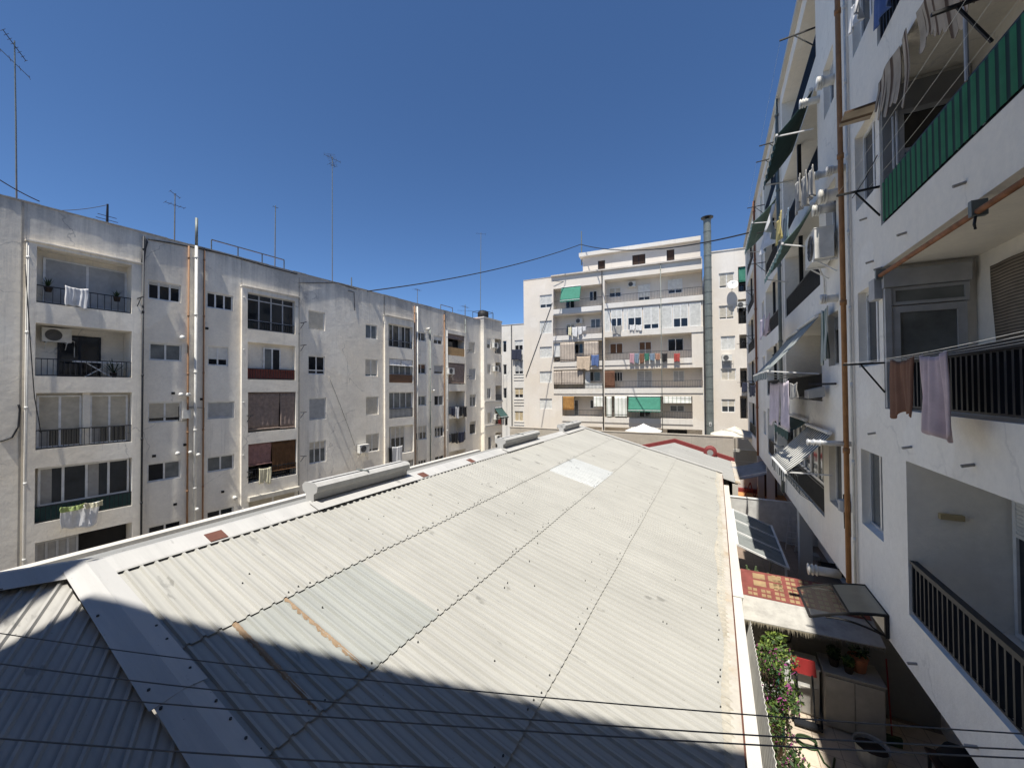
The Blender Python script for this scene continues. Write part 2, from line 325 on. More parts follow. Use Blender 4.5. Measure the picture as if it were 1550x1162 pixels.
def cloth(F,u0,u1,zt,zb,o,mat,label,cat='laundry',group=None,name='hanging_laundry',ph=0.,am=.03,skew=0.):
    m=MB(); w_=u1-u0; hh=zt-zb; am=min(am*1.5,w_*.14); pin=.06*math.sin(ph*3.1+w_*7); sg=min(.05,w_*.09)
    def fn(i,j):
        x=i-.5; nar=1-(.07+.05*math.sin(ph*2.3))*j*j
        z=zt-sg*math.sin(i*3.1416)*(1-j)-.012*abs(math.sin(i*7+ph))*(1-j)-hh*j*(1-.07*math.sin(i*4.3+ph*1.7)-.03*math.sin(i*13+ph))
        fold=math.sin(i*8+ph+j*.8)*(.25+.75*j)+.55*math.sin(i*19+ph*2+j*1.4)*(.2+.8*j)+.25*math.sin(i*37+ph*3)*(1-.5*j)
        return F.P(u0+w_*(.5+x*nar)+skew*j+pin*j*hh*.35+.012*math.sin(j*6+ph),z,o+am*fold)
    m.grid(fn,26,14)
    return solo(m,name,mat,label,cat,group,smooth=True,solid=.01)
def ac(F,u,z,o,label,w=.82,h=.56,d=.30,group='air conditioning units on the facades'):
    t=thing('air_conditioner',label,'air conditioner',F.P(u,z,o),group)
    m=MB(); m.fbox(F,u-w/2,u+w/2,z,z+h,o+.08,o+.08+d); m.fbox(F,u-w/2-.01,u+w/2+.01,z+h,z+h+.02,o+.07,o+.09+d); m.build('casing','ac_casing',t)
    c=F.P(u-w*.12,z+h/2,o+.084+d); g=MB(); g.disc(c,F.n,h*.42,20)
    for rr in (.42,.30,.18):
        g.tube([c+F.n*.008+F.d*math.cos(k*.3927)*h*rr+ZZ*math.sin(k*.3927)*h*rr for k in range(17)],.007,4)
    g.build('fan_grille','ac_grille',t)
    for s in (-1,1):
        b=MB(); b.fbox(F,u+s*w*.35-.02,u+s*w*.35+.02,z-.04,z,o,o+.1+d); b.bar(F.P(u+s*w*.35,z-.04,o+d),F.P(u+s*w*.35,z-.3,o+.01),.025); b.build('bracket','white_metal',t)
    q=MB(); q.tube([F.P(u+w/2,z+.1,o+.2),F.P(u+w/2+.12,z+.08,o+.15),F.P(u+w/2+.14,z-.2,o+.04),F.P(u+w/2+.14,z-.6,o+.03)],.018,6); q.build('hose','white_plastic',t,smooth=True)
    return t
def pipe(pts,r,mat,label,name='drainpipe',cat='pipe',collars=2.95,group=None,n=8):
    t=thing(name,label,cat,pts[-1] if Vector(pts[-1]).z<Vector(pts[0]).z else pts[0],group)
    m=MB(); m.tube(pts,r,n); m.build('pipe',mat,t,smooth=True)
    a,b=Vector(pts[0]),Vector(pts[1]); L=(b-a).length; k=.6
    while k<L and collars:
        p=a+(b-a)*(k/L); c=MB(); c.tube([p-(b-a).normalized()*.05,p+(b-a).normalized()*.05],r*1.25,n); c.build('collar',mat,t,smooth=True); k+=collars
    return t
def cable(pts,r,label,name='cable',mat='cable',sag=0.,n=24,cat='cable',group=None):
    out=[]; pts=[Vector(p) for p in pts]
    for a,b in zip(pts,pts[1:]):
        for i in range(n): 
            f=i/n; out.append(a+(b-a)*f-ZZ*sag*4*f*(1-f))
    out.append(pts[-1]); m=MB(); m.tube(out,r,6); return solo(m,name,mat,label,cat,group,smooth=True)
def vent(p,ax,r,L,label,group='flue vents sticking out of the walls',mat='white_metal'):
    p=Vector(p); ax=Vector(ax).normalized(); t=thing('flue_vent',label,'flue vent',p,group)
    m=MB(); m.tube([p-ax*.05,p+ax*L],r,12); m.build('tube','alu' if mat=='alu' else mat,t,smooth=True)
    for k in (.7,.84,.97): c=MB(); c.tube([p+ax*(L*k-.012),p+ax*(L*k+.012)],r*1.3,12); c.build('cap_ring',mat,t,smooth=True)
    return t
def leaves(mb,c,rad,n,size,mi=0,seed=1,droop=0):
    rnd=random.Random(seed)
    for _ in range(n):
        while True:
            q=Vector((rnd.uniform(-1,1),rnd.uniform(-1,1),rnd.uniform(-1,1)))
            if .15<q.length<1: break
        p=Vector(c)+Vector((q.x*rad[0],q.y*rad[1],q.z*rad[2])); a=Vector((rnd.gauss(0,1),rnd.gauss(0,1),rnd.gauss(0,1)-droop)).normalized(); b=a.cross(Vector((rnd.gauss(0,1),rnd.gauss(0,1),rnd.gauss(0,1)))).normalized()
        s=size*rnd.uniform(.6,1.3); mb.mi=mi if isinstance(mi,int) else rnd.choice(mi)
        mb.face([p-a*s,p-b*s*.45,p+a*s,p+b*s*.45])
plain('curtain_mauve',(.25,.195,.17),.9,0,.3,6); plain('curtain_rose',(.27,.15,.14),.9,0,.3,6)
stripes('bamboo',(.15,.08,.04),(.075,.038,.018),(0,0,1),22,.6,.8,.3,.1); stripes('bamboo_orange',(.42,.23,.08),(.26,.13,.04),(0,0,1),14,.6,.8,.3,.1)
dB=rh*.9226-fh*.386
stripes('cloth_blind_back',(.46,.40,.34),(.36,.31,.27),dB,3.2,.5,.9,.2,.1)
stripes('blind_white_stripe',(.72,.72,.68),(.45,.48,.42),dB,2.6,.75,.9,.1,.05)
plain('wood_dark',(.06,.035,.025),.7); stripes('bamboo_red',(.17,.085,.055),(.10,.05,.03),dB,9,.6,.8,.3,.1); stripes('bamboo_pale',(.58,.49,.34),(.46,.38,.25),(0,0,1),14,.6,.8,.2,.1)
dR_=dirvp(1078)
stripes('awning_stripe_grey',(.42,.44,.42),(.17,.20,.20),dR_,7,.5,.85,.15,.06); stripes('awning_stripe_bold',(.68,.67,.62),(.05,.055,.055),dR_,5.5,.5,.85,.1,.04)
stripes('green_slats',(.035,.165,.08),(.01,.03,.025),dR_,6.6,.55,.7,.25,.08); stripes('awning_stripe_brown',(.42,.35,.27),(.12,.08,.055),dR_,4.2,.72,.9,.3,.05); stripes('drape_stripe',(.50,.52,.47),(.12,.17,.15),dR_,7,.5,.9,.15,.06)
stripes('bamboo_grey',(.27,.22,.16),(.08,.065,.05),(0,0,1),24,.62,.8,.25,.12); plain('green_sheet',(.06,.32,.15),.7,0,.25,5)
plain('bronze_poly',(.34,.29,.20),.3,0,.15,3,.5); plain('rust_pipe',(.26,.11,.05),.8,0,.5,9); plain('lamp_beige',(.40,.32,.18),.6)
glass('ribbed_glass',(.19,.20,.19),.35,.4)
def clear(name,c,t=.8):
    m,nt,b=nodes(name); b.inputs['Base Color'].default_value=(*c,1); b.inputs['Roughness'].default_value=.15
    tr=N(nt,'ShaderNodeBsdfTransparent'); mx=N(nt,'ShaderNodeMixShader'); mx.inputs[0].default_value=1-t
    nt.links.new(tr.outputs[0],mx.inputs[1]); nt.links.new(b.outputs[0],mx.inputs[2]); nt.links.new(mx.outputs[0],nt.nodes['Material Output'].inputs['Surface'])
clear('clear_poly',(.12,.115,.10),.9)
plain('awning_fade_green',(.22,.34,.30),.85,0,.2,3)
plain('oil_red',(.19,.055,.045),.55,0,.3,6); plain('oil_yellow',(.29,.20,.105),.6,0,.3,6); plain('cactus_dry',(.16,.14,.10),.9)
stained('shed_board',(.40,.385,.35),(.26,.25,.23),1.6)
plaster('plaster_own',(.42,.38,.33),(.3,.28,.25),.2,.2)
plain('orange_pipe_near',(.34,.165,.065),.6,0,.25,5)
# ================================================================ LEFT BLOCK
def W2(X,Z): return rh*X+fh*Z
ZL=15.3; dL=dirvp(1126); FL=Frame(W2((53-CX)/FPX*ZL,ZL),dL,(dL.y,-dL.x))
uL=lambda px,o=0: FL.uz(px,590,o)[0]
zL=lambda px,py,o=0: FL.uz(px,py,o)[1]
LB=thing('apartment_block','long grey rendered apartment block along the left side of the courtyard','apartment block',FL.P(10,-9.5,-4))
wl=MB(); OFF=.16; TOP=zL(300,374)
zt_={ 'A':zL(40,364,OFF),'C':zL(367,433,OFF),'E':zL(583,477,OFF),'G':zL(676,498,OFF)}
segs=[(-200,38,0,None),(38,214,OFF,'A'),(214,366,0,None),(366,452,OFF,'C'),(452,583,0,None),(583,627,OFF,'E'),(627,675,0,None),(675,706,OFF,'G'),(706,734,0,None)]
H={k:[] for k in range(len(segs))}
def segof(px): return next(i for i,s in enumerate(segs) if s[0]<=px<s[1])
def hole(x0,y0,x1,y1,depth,yb=None):
    i=segof((x0+x1)/2); o=segs[i][2]
    r=FL.R(x0,y0,x1,y1,o) if yb is None else FL.RL(x0,y0,yb,x1,o)
    H[i].append(r+[depth]); return r,o
def lw(x0,y0,x1,y1,yb=None,depth=.14,**k):
    r,o=hole(x0,y0,x1,y1,depth,yb); return window(FL,LB,r,o-depth+.06,**k)
# --- column A (first big balcony stack)
rA1,o=hole(56,372.4,200,474,.75,yb=457.5)
bk=o-.75
r=FL.R(65,389,191,470,bk+.02); window(FL,LB,[r[0],r[1],rA1[2]+.12,r[3]],bk+.06,n=2,shut=1,sm='shutter_grey',fw_=.07)
railing(FL,LB,rA1[0],rA1[1],rA1[2]+.02,rA1[2]+.72,o-.06,.2)
rA2,o=hole(54,488,200,571.6,1.15,yb=569); bk=o-1.15
r=FL.R(87,506,152,570,bk); window(FL,LB,[r[0],r[1],rA2[2]+.02,r[3]],bk+.05,frame='dark_metal',n=2,gm='glass_dark')
railing(FL,LB,rA2[0],rA2[1],rA2[2]+.02,rA2[2]+.72,o-.06,.15)
rA3,o=hole(54.7,594.7,200,669,.35,yb=681)
um=(rA3[0]+rA3[1])/2; zm=FL.uz(55,652,o)[1]
for a,b in ((rA3[0]+.05,um-.12),(um+.12,rA3[1]-.08)):
    window(FL,LB,[a,b,rA3[2]+.03,rA3[3]-.1],o-.25,n=2,shut=(rA3[3]-.1-zm)/(rA3[3]-.13-rA3[2]),sm='shutter_beige',gm='glass_dark',curt=1)
p=MB(); p.fbox(FL,um-.11,um+.11,rA3[2]+.002,rA3[3]-.002,o-.33,o-.12); p.build('mullion_post','plaster_left',LB)
railing(FL,LB,rA3[0],rA3[1],rA3[2]+.02,zm+.02,o-.05,.14)
rA4,o=hole(53,709,200,768,.35,yb=793)
zr=FL.uz(53,768,o)[1]
window(FL,LB,[rA4[0]+.1,rA4[1]-.05,rA4[2]+.02,rA4[3]-.03],o-.2,n=4,rail=(zr-rA4[2])/(rA4[3]-rA4[2]),gm='glass',curt=1,fw_=.07)
g=MB(); g.fbox(FL,rA4[0]+.02,rA4[1]-.02,rA4[2]+.03,zr-.06,o-.16,o-.13); g.build('ribbed_glass_panel','awning_dark_green',LB)
railing(FL,LB,rA4[0],rA4[1],rA4[2]+.02,zr,o-.05,.14)
rA5,o=hole(53,822,200,900,.9,yb=930); um=rA5[0]+(rA5[1]-rA5[0])*.42
window(FL,LB,[rA5[0]+.02,um,rA5[2]+.03,rA5[3]-.05],o-.15,n=4,gm='curtain',frame='grey_frame')
i=MB(); i.fbox(FL,um+.05,rA5[1]-.02,rA5[2],rA5[3]-.02,o-.88,o-.80); i.build('doorway','interior_dark',LB)
# --- column B / B2 (small windows)
lw(224,423,274,459,n=3,gm='glass_dark',shut=.22,sm='shutter_cream',open_=0)
lw(226,518,275,547,n=2,gm='glass_grey',sill=.04)
lw(224,609,275,637,n=2,shut=.78,sill=.05,gm='glass_dark')
lw(223,702,274,722.5,n=2,gm='glass_grey',open_=0,sill=.05)
lw(224,798,275,830,n=2,gm='glass_dark',open_=0)
lw(313,441,353,471,n=3,gm='glass_dark',open_=0,sill=.04)
lw(314.6,523.5,345.6,554,n=2,shut=.66,sm='shutter_white',gm='glass_dark')
lw(314,608,355,632,n=1,shut=1,sm='shutter_grey'); 
lw(313.6,692,354.5,709,n=2,gm='glass_grey',sill=.05)
lw(313,775,354,810,n=2,gm='glass',open_=0)
# --- column C
rC,o=hole(375,442,447,506.5,.3,yb=497.5)
zr=FL.uz(375,483,o)[1]
window(FL,LB,rC,o-.18,n=4,rail=(zr-rC[2])/(rC[3]-rC[2]),transom=.83,gm='glass_dark',frame='grey_frame',fw_=.06)
railing(FL,LB,rC[0],rC[1],rC[2]+.02,zr-.02,o-.06,.13)
rC,o=hole(375,517,447,575.5,.28,yb=574); 
r=FL.R(398,526,424,559,o-.28); window(FL,LB,[r[0],r[1],rC[2]+.05,r[3]],o-.22,n=2,open_=1,gm='glass_grey',fw_=.07)
m=MB(); zr=FL.uz(375,557,o)[1]; m.fbox(FL,rC[0]+.02,rC[1]-.02,rC[2]+.04,zr-.03,o-.09,o-.075); m.build('railing_panel','rail_red',LB); railing(FL,LB,rC[0],rC[1],rC[2]+.02,zr,o-.05,.14)
rC3,o=hole(375.5,593.5,448,645,.5,yb=655)
i=MB(); i.fbox(FL,rC3[0]+.05,rC3[1]-.05,rC3[2]+.02,rC3[3]-.05,o-.49,o-.44); i.build('balcony_glazing','glass_dark',LB)
rC4,o=hole(375.8,672.5,449,717.7,.8,yb=731.5)
i=MB(); i.fbox(FL,rC4[0]+.05,rC4[1]-.05,rC4[2]+.02,rC4[3]-.05,o-.79,o-.72); i.build('balcony_glazing','glass_dark',LB)
railing(FL,LB,rC4[0],rC4[1],rC4[2]+.02,rC4[2]+.75,o-.06,.13)
rC5,o=hole(376,757,450,800,.5,yb=850)
window(FL,LB,[rC5[0],rC5[1],rC5[2]+.02,rC5[3]-.02],o-.15,n=2,shut=.95,sm='shutter_beige',fw_=.1)
m=MB(); m.fbox(FL,rC5[0]-.05,rC5[1]+.05,rC5[3]-.05,rC5[3]+.2,o+.003,o+.24); m.build('awning_cassette','beige_plastic',LB)
# --- column D / D2
lw(466.7,469,492,501,shut=1,sm='shutter_cream',n=1)
lw(466.7,537.7,492,567,n=2,gm='glass_dark',rail=.22)
lw(468,602.4,493.7,634,shut=1,sm='shutter_grey',n=1,sill=.04)
lw(468,669,493.7,698,n=3,shut=.36,sm='shutter_cream',gm='glass_grey',sill=.04)
lw(553.5,490,571,514,n=2,gm='glass_grey'); lw(553,543,571.6,570,n=2,shut=.88,sm='shutter_cream')
lw(554,600,573,627,n=1,shut=1,sm='shutter_cream'); lw(554,657.5,574,681.5,n=2,shut=.85,sm='shutter_cream')
# --- column E
rE,o=hole(588,489,624.6,528.7,.4,yb=524); zr=FL.uz(588,513,o)[1]
window(FL,LB,rE,o-.25,n=4,rail=(zr-rE[2])/(rE[3]-rE[2]),gm='glass',curt=1); railing(FL,LB,rE[0],rE[1],rE[2]+.02,zr,o-.06,.14)
rE2,o=hole(589,542,625,580,.4,yb=579); zr=FL.uz(589,566,o)[1]
window(FL,LB,rE2,o-.25,n=4,rail=(zr-rE2[2])/(rE2[3]-rE2[2]),gm='glass_grey'); m=MB(); m.fbox(FL,rE2[0]+.02,rE2[1]-.02,rE2[2]+.02,zr,o-.1,o-.07); m.build('railing_panel','wood',LB)
rE,o=hole(589,593.5,625.5,632,.4,yb=633.5); zr=FL.uz(589,619,o)[1]
window(FL,LB,rE,o-.2,n=4,rail=(zr-rE[2])/(rE[3]-rE[2]),gm='glass_grey'); m=MB(); m.fbox(FL,rE[0]+.02,rE[1]-.02,rE[2]+.03,zr-.02,o-.15,o-.13); m.build('railing_panel','shutter_white',LB); railing(FL,LB,rE[0],rE[1],rE[2]+.02,zr,o-.06,.13)
rE4,o=hole(589,646,626,676,.3,yb=690)
r=FL.R(589,651,611,677,o-.3); window(FL,LB,[r[0]+.05,r[1],rE4[2]+.03,rE4[3]-.05],o-.2,n=3,shut=.42,sm='shutter_cream',gm='glass')
rE5,o=hole(590,702,626,730,.5,yb=745); i=MB(); i.fbox(FL,rE5[0]+.05,rE5[1]-.05,rE5[2]+.02,rE5[3]-.05,o-.49,o-.44); i.build('balcony_glazing','glass',LB); railing(FL,LB,rE5[0],rE5[1],rE5[2]+.02,rE5[3]-.02,o-.06,.16,'white_paint',.03)
# --- columns F, F2
for a in ((630,501.5,644.6,517,dict(n=2,gm='glass',open_=0)),(630.6,550,645,566,dict(n=2,shut=.45,sm='wood',gm='glass')),(631,599,645,613.5,dict(n=2,gm='glass_grey')),(630,645,646,664,dict(n=3,shut=.5,sm='shutter_cream')),(633,697,646,725,dict(n=3)),
 (656.6,507.5,669.6,522,dict(n=2,shut=.5,sm='shutter_white',gm='glass_dark')),(657,552,671,566.5,dict(n=1,shut=.72,sm='shutter_grey')),(657.6,598.5,671,613,dict(n=2,gm='glass_grey',open_=0)),(658,645,671.6,660,dict(n=3,shut=.2)),(658.6,691,672,715,dict(n=2,gm='glass_dark')),
 (709.4,516.6,719,535,dict(n=1,shut=1,sm='shutter_cream')),(710,557,720,574.5,dict(n=1,shut=1,sm='shutter_grey')),(711,596.6,720.5,615,dict(n=2,shut=.25,gm='glass_grey')),(711,637.6,720.5,656,dict(n=1,shut=.25,gm='glass'))): lw(*a[:4],**a[4])
# --- column G
rG1,o=hole(678,504,703.4,539,.9,yb=537); i=MB(); i.fbox(FL,rG1[0]+.05,rG1[1]-.05,rG1[2]+.02,rG1[3]-.05,o-.89,o-.84); i.build('balcony_glazing','glass_dark',LB)
zr=FL.uz(678,524.5,o)[1]; m=MB(); m.fbox(FL,rG1[0]+.01,rG1[1]-.01,rG1[2]+.02,zr,o-.08,o-.04); m.build('railing_panel','wood_light',LB)
rG2,o=hole(678.8,548.5,704,580.5,.6,yb=581); i=MB(); i.fbox(FL,rG2[0]+.05,rG2[1]-.05,rG2[2]+.02,rG2[3]-.05,o-.59,o-.54); i.build('balcony_glazing','glass_dark',LB)
for (x0,y0,x1,y1,yb) in ((679,592,704,625.5,628),(679.5,634,704.6,667,670),(680,684,705,720,725)):
    rG,o=hole(x0,y0,x1,y1,1.1,yb=yb); d=MB(); d.fbox(FL,rG[0]+.1,rG[0]+.95,rG[2]+.02,rG[2]+2.0,o-1.09,o-1.04); d.build('balcony_door','glass_dark',LB); railing(FL,LB,rG[0],rG[1],rG[2]+.02,rG[2]+.75,o-.06,.13)
    if yb==628: rG3=rG
    if yb==670: rG4=rG
# skin
for i,(a,b,o,k) in enumerate(segs):
    u0,u1=uL(a),uL(b)
    if o: u0,u1=uL(a,o),uL(b,o)
    if k is None: wallface(wl,FL,u0,u1,-9.5,TOP,H[i],0)
    else:
        wallface(wl,FL,u0,u1,-9.5,zt_[k],H[i],o)
        P=FL.P; z=zt_[k]
        wl.face([P(u0,z,0),P(u1,z,0),P(u1,z,o),P(u0,z,o)]); wl.face([P(u0,-9.5,0),P(u0,z,0),P(u0,z,o),P(u0,-9.5,o)]); wl.face([P(u1,-9.5,0),P(u1,z,0),P(u1,z,o),P(u1,-9.5,o)])
        wl.face([P(u0,z,0),P(u1,z,0),P(u1,TOP,0),P(u0,TOP,0)])
# close small gaps between pilaster edges mapped on different planes
for a in (38,214,366,452,583,627,675,706):
    ua,ub=uL(a,0),uL(a,OFF); ua,ub=min(ua,ub),max(ua,ub)
    wl.face([FL.P(ua,-9.5,-.001),FL.P(ub,-9.5,-.001),FL.P(ub,TOP,-.001),FL.P(ua,TOP,-.001)])
u0,u1=uL(-200),uL(734); P=FL.P
wl.face([P(u0,-9.5,0),P(u0,-9.5,-11),P(u0,TOP,-11),P(u0,TOP,0)]); wl.face([P(u1,-9.5,0),P(u1,-9.5,-11),P(u1,TOP,-11),P(u1,TOP,0)]); wl.face([P(u0,-9.5,-11),P(u1,-9.5,-11),P(u1,TOP,-11),P(u0,TOP,-11)])
wl.build('wall','plaster_left',LB)
rf=MB(); rf.fbox(FL,u0+.02,u1-.02,TOP-.5,TOP-.3,-10.98,-.2); rf.build('roof','terracotta',LB)
cp=MB(); 
rnd=random.Random(3); k=u0
while k<u1:
    L=rnd.uniform(.6,1.6); cp.fbox(FL,k,min(k+L,u1),TOP+.002,TOP+.035+rnd.uniform(0,.03),-.22,.03+rnd.uniform(-.015,.02)); k+=L
cp.build('coping','concrete',LB)
# lips above the balcony stacks
for k,(a,b) in {'A':(38,214),'C':(366,452),'E':(583,627)}.items():
    m=MB(); m.fbox(FL,uL(a,OFF)-.04,uL(b,OFF)+.04,zt_[k]+.002,zt_[k]+.05,0.004,OFF+.07); m.build('lintel_ledge','plaster_left',LB)
g=MB(); g.fbox(FL,uL(31)-.03,uL(31)+.03,-9.4,TOP-.02,.002,.02); g.build('joint_strip','concrete',LB)
# blinds (things hanging on the balconies)
blind(FL,rC3[0]+.03,rC3[0]+(rC3[1]-rC3[0])*.655,rC3[2]+.14,rC3[3]-.03,OFF-.12,'curtain_mauve','wide mauve brown cloth blind on the second balcony from the bottom, beside its narrower twin')
blind(FL,rC3[0]+(rC3[1]-rC3[0])*.665,rC3[1]-.03,rC3[2]+.10,rC3[3]-.03,OFF-.1,'curtain_mauve','narrow mauve brown cloth blind at the right of its wider twin')
blind(FL,rC4[0]+.03,rC4[0]+(rC4[1]-rC4[0])*.47,rC4[2]+.95,rC4[3]-.03,OFF-.12,'curtain_rose','dusky pink cloth blind rolled half down left of the bamboo blind')
blind(FL,rC4[0]+(rC4[1]-rC4[0])*.48,rC4[1]-.03,rC4[2]+.42,rC4[3]-.03,OFF-.1,'bamboo','dark brown bamboo blind with sun spots beside the dusky pink blind')
blind(FL,rG2[0]+.03,rG2[1]-.03,rG2[2]+.1,rG2[3]-.03,OFF-.1,'curtain_mauve','mauve brown cloth blind closing a whole balcony at the far end of the grey block')
blind(FL,rG1[0]+.03,rG1[1]-.03,rG1[2]+1.6,rG1[3]-.03,OFF-.1,'curtain_mauve','short mauve brown blind over the topmost far balcony with a wooden railing')
for s,e in ((.02,.49),(.51,.98)):
    a=rE2[0]+(rE2[1]-rE2[0])*s; b=rE2[0]+(rE2[1]-rE2[0])*e
    blind(FL,a,b,rE2[3]-.55,rE2[3]-.03,OFF-.05,'cloth_white','white awning rolled halfway over the %s of the brown panelled balcony'%('left half' if s<.3 else 'right half'))
# AC units
u,z=FL.uz(63,514,-.6); ac(FL,u+.42,z-.05,-OFF-.82,'air conditioner hung high in the corner of the balcony with the ironing board')
u,z=FL.uz(547,684); ac(FL,u,z,0,'air conditioner on the blank grey wall with a hose under it, beside a shuttered window')
u,z=FL.uz(677,566,.15); ac(FL,u+.2,z,OFF,'air conditioner beside the far mauve balcony blind, next to an orange pipe')
# ironing board + plant on balcony A2
t=thing('ironing_board','white ironing board folded out behind the railing of an upper left balcony','ironing board',FL.P(1.5,rA2[2]+.02,-.4))
u0_,u1_=rA2[0]+1.1,rA2[0]+2.6; zb=rA2[2]+.02
m=MB(); m.fbox(FL,u0_,u1_,zb+.62,zb+.67,-.55,-.2); m.build('board','cloth_white',t)
for s in (0,1):
    m=MB(); a=u0_+.35; b=u1_-.35; m.bar(FL.P(a if s else b,zb,-.3-.1*s),FL.P(b if s else a,zb+.62,-.3-.1*s),.04); m.build('leg','white_metal',t)
def potplant(F,u,z,o,label,h=.35,seed=1,spiky=True,pot='soil',r=.13,leaf=('leaf_dark',)):
    t=thing('potted_plant',label,'plant',F.P(u,z,o)); c=F.P(u,z,o)
    m=MB(); m.tube([c,c+ZZ*r*1.6],[r*.75,r],10); m.build('pot',pot,t,smooth=False)
    m=MB(); rnd=random.Random(seed)
    if spiky:
        for k in range(26):
            a=rnd.uniform(0,6.28); e=rnd.uniform(.4,1.3); d=Vector((math.cos(a)*math.cos(e),math.sin(a)*math.cos(e),math.sin(e)))*h*rnd.uniform(.7,1.1); p=c+ZZ*r*1.5; s=d.cross(ZZ).normalized()*.02
            m.face([p-s,p+s,p+d*.6+s*.8,p+d,p+d*.6-s*.8])
    else: leaves(m,c+ZZ*(r*1.6+h*.5),(h*.55,h*.55,h*.55),160,.045,0,seed)
    m.build('leaves',list(leaf)[0],t); return t
potplant(FL,rA1[0]+.35,rA1[2]+.75-.21+.0,-.2,'spiky plant at the left end of the topmost left balcony railing',.42,2)
potplant(FL,rA1[1]-.4,rA1[2]+.75-.21,-.2,'small spiky plant at the right end of the topmost left balcony railing',.32,3)
potplant(FL,rA2[1]-.45,rA2[2]+.02,-.45,'dark tall plant in the corner behind the ironing board balcony railing',.75,4)
# laundry
r=FL.R(98,432,133,464,OFF); cloth(FL,r[0],r[1],r[3],r[2]-.1,OFF+.05,'cloth_white','white sheet hung over the railing between two spiky plants')
r=FL.R(94,766,147,799,OFF); zt=r[3]+.02
cloth(FL,r[0]-.1,r[1],zt,zt-.95,OFF+.28,'cloth_white','white sheet on the line of the lowest glazed left balcony',ph=1.)
cloth(FL,r[0]-.12,r[0]+.55,zt+.03,zt-.2,OFF+.36,'cloth_lime','lime green towel folded over the line beside a cream towel',ph=2)
cloth(FL,r[0]+.56,r[0]+1.1,zt+.03,zt-.22,OFF+.37,'cloth_cream','cream towel folded over the line beside a lime green towel',ph=3)
r=FL.R(390,709,410,728,OFF); cloth(FL,r[0]+.05,r[1],r[3],r[2]-.05,OFF+.05,'cloth_cream','pale cream cloth hung under the dusky pink blind')
r=FL.R(592,676,608,702,OFF); cloth(FL,r[0],r[1],r[3],r[2],OFF+.1,'cloth_white','white and grey clothes hung by the lowest far window of the grey block',ph=2.); cloth(FL,r[0]-.35,r[0]-.02,r[3],r[2]+.3,OFF+.1,'cloth_black','black garment at the left of the white clothes by the lowest far window')
for k,(ma,l) in enumerate((('cloth_navy','dark blue shirt first on the far open balcony line'),('cloth_white','white shirt second on the far open balcony line'),('cloth_black','black trousers third on the far open balcony line'),('cloth_black','black jumper last on the far open balcony line'))):
    a=rG3[0]+.1+k*.62; cloth(FL,a,a+.55,rG3[2]+.75,rG3[2]-.15-.2*(k%2),OFF+.2,ma,l,ph=k)
for k,(ma,l) in enumerate((('cloth_black','black cloth hung low on the far balcony rack, left one'),('cloth_navy','navy cloth hung low on the far balcony rack, right one'))):
    a=rG4[0]+.1+k*1.1; cloth(FL,a,a+1.0,rG4[2]+.9,rG4[2]-.1,OFF+.15,ma,l,ph=k*2)
# pipes on the left block
def lp(px,yt,yb,r,mat,label,o=.1,up_=0,**k): 
    u=uL((px),o); zt=zL(px,yt,o); return pipe([FL.P(u,zt,o),FL.P(u,-9.4,o)],r,mat,label,**k)
lp(284.5,372,795,.042,'orange_pipe','orange drainpipe left of the tall white flue pipe on the grey block',.08)
lp(308,376,790,.038,'orange_pipe','orange drainpipe right of the tall white flue pipe on the grey block',.08)
u=uL(296,.14); pipe([FL.P(u,zL(297,372,.14),.14),FL.P(u,-9.4,.14)],.068,'white_plastic','tall white flue pipe between two orange drainpipes',name='flue_pipe')
pipe([FL.P(u,zL(297,330,.14),.14),FL.P(u,zL(297,372,.14)-.01,.14)],.068,'galv','grey metal extension on top of the tall white flue pipe',name='flue_pipe',collars=0)
lp(215.5,357,800,.04,'dark_metal','dark downpipe beside the near balcony stack of the grey block',.22)
lp(40,366,860,.045,'white_plastic','white downpipe at the left edge of the near balcony stack',.12)
lp(368,434,770,.06,'white_plastic','white downpipe at the left edge of the bamboo blind balcony stack',.1)
lp(452.5,420,720,.02,'dark_metal','thin dark cable pipe right of the bamboo blind balcony stack',.2)
lp(583,478,720,.05,'white_plastic','white downpipe at the left edge of the brown panelled balcony stack',.1)
lp(628,463,700,.05,'orange_pipe','peeling orange pipe right of the brown panelled balcony stack',.1)
lp(651.5,498,690,.06,'galv','grey soil pipe between two columns of small far windows',.1)
lp(673,476,690,.045,'orange_pipe','orange pipe left of the far mauve balcony blind',.1)
lp(676.5,500,690,.07,'white_plastic','white pipe against the far mauve blind balcony stack',.12)
lp(705,483,680,.045,'galv','thin grey pipe right of the far mauve balcony blind',.1)
lp(632,464,500,.06,'white_plastic','short white vent pipe at the roof edge of the grey block',.1,collars=0)
# heater flue vents and small wall boxes
for (x,y,l,r_) in ((279,511,'white flue vent beside the upper left orange pipe',.12),(277,597,'cream flue vent left of the tall white pipe, left one of two',.11),(288,597,'cream flue vent left of the tall white pipe, right one of two',.11),(272,686,'white flue vent above the half open lower window',.11),(291,684,'small white flue vent against the tall white pipe',.09),(303,688,'long white flue vent right of the tall white pipe',.1),(358,753,'white flue vent low beside the white downpipe',.12),(650,498,'white double flue vent above the grey soil pipe',.14),(658,591,'dark flue vent beside the grey soil pipe',.1),(301,770,'small flue vent low beside the tall white pipe',.09)):
    u,z=FL.uz(x,y,.25); vent(FL.P(u,z,0),FL.n+FL.d*-.3,r_*.72,.3,l,mat='white_plastic')
for (x,y) in ((262,595),(280,673),(233,690),(265,763),(337,744),(305,604),(313,497)):
    u,z=FL.uz(x,y); m=MB(); m.fbox(FL,u-.07,u+.07,z-.06,z+.06,.003,.02); m.build('air_brick','black',LB)

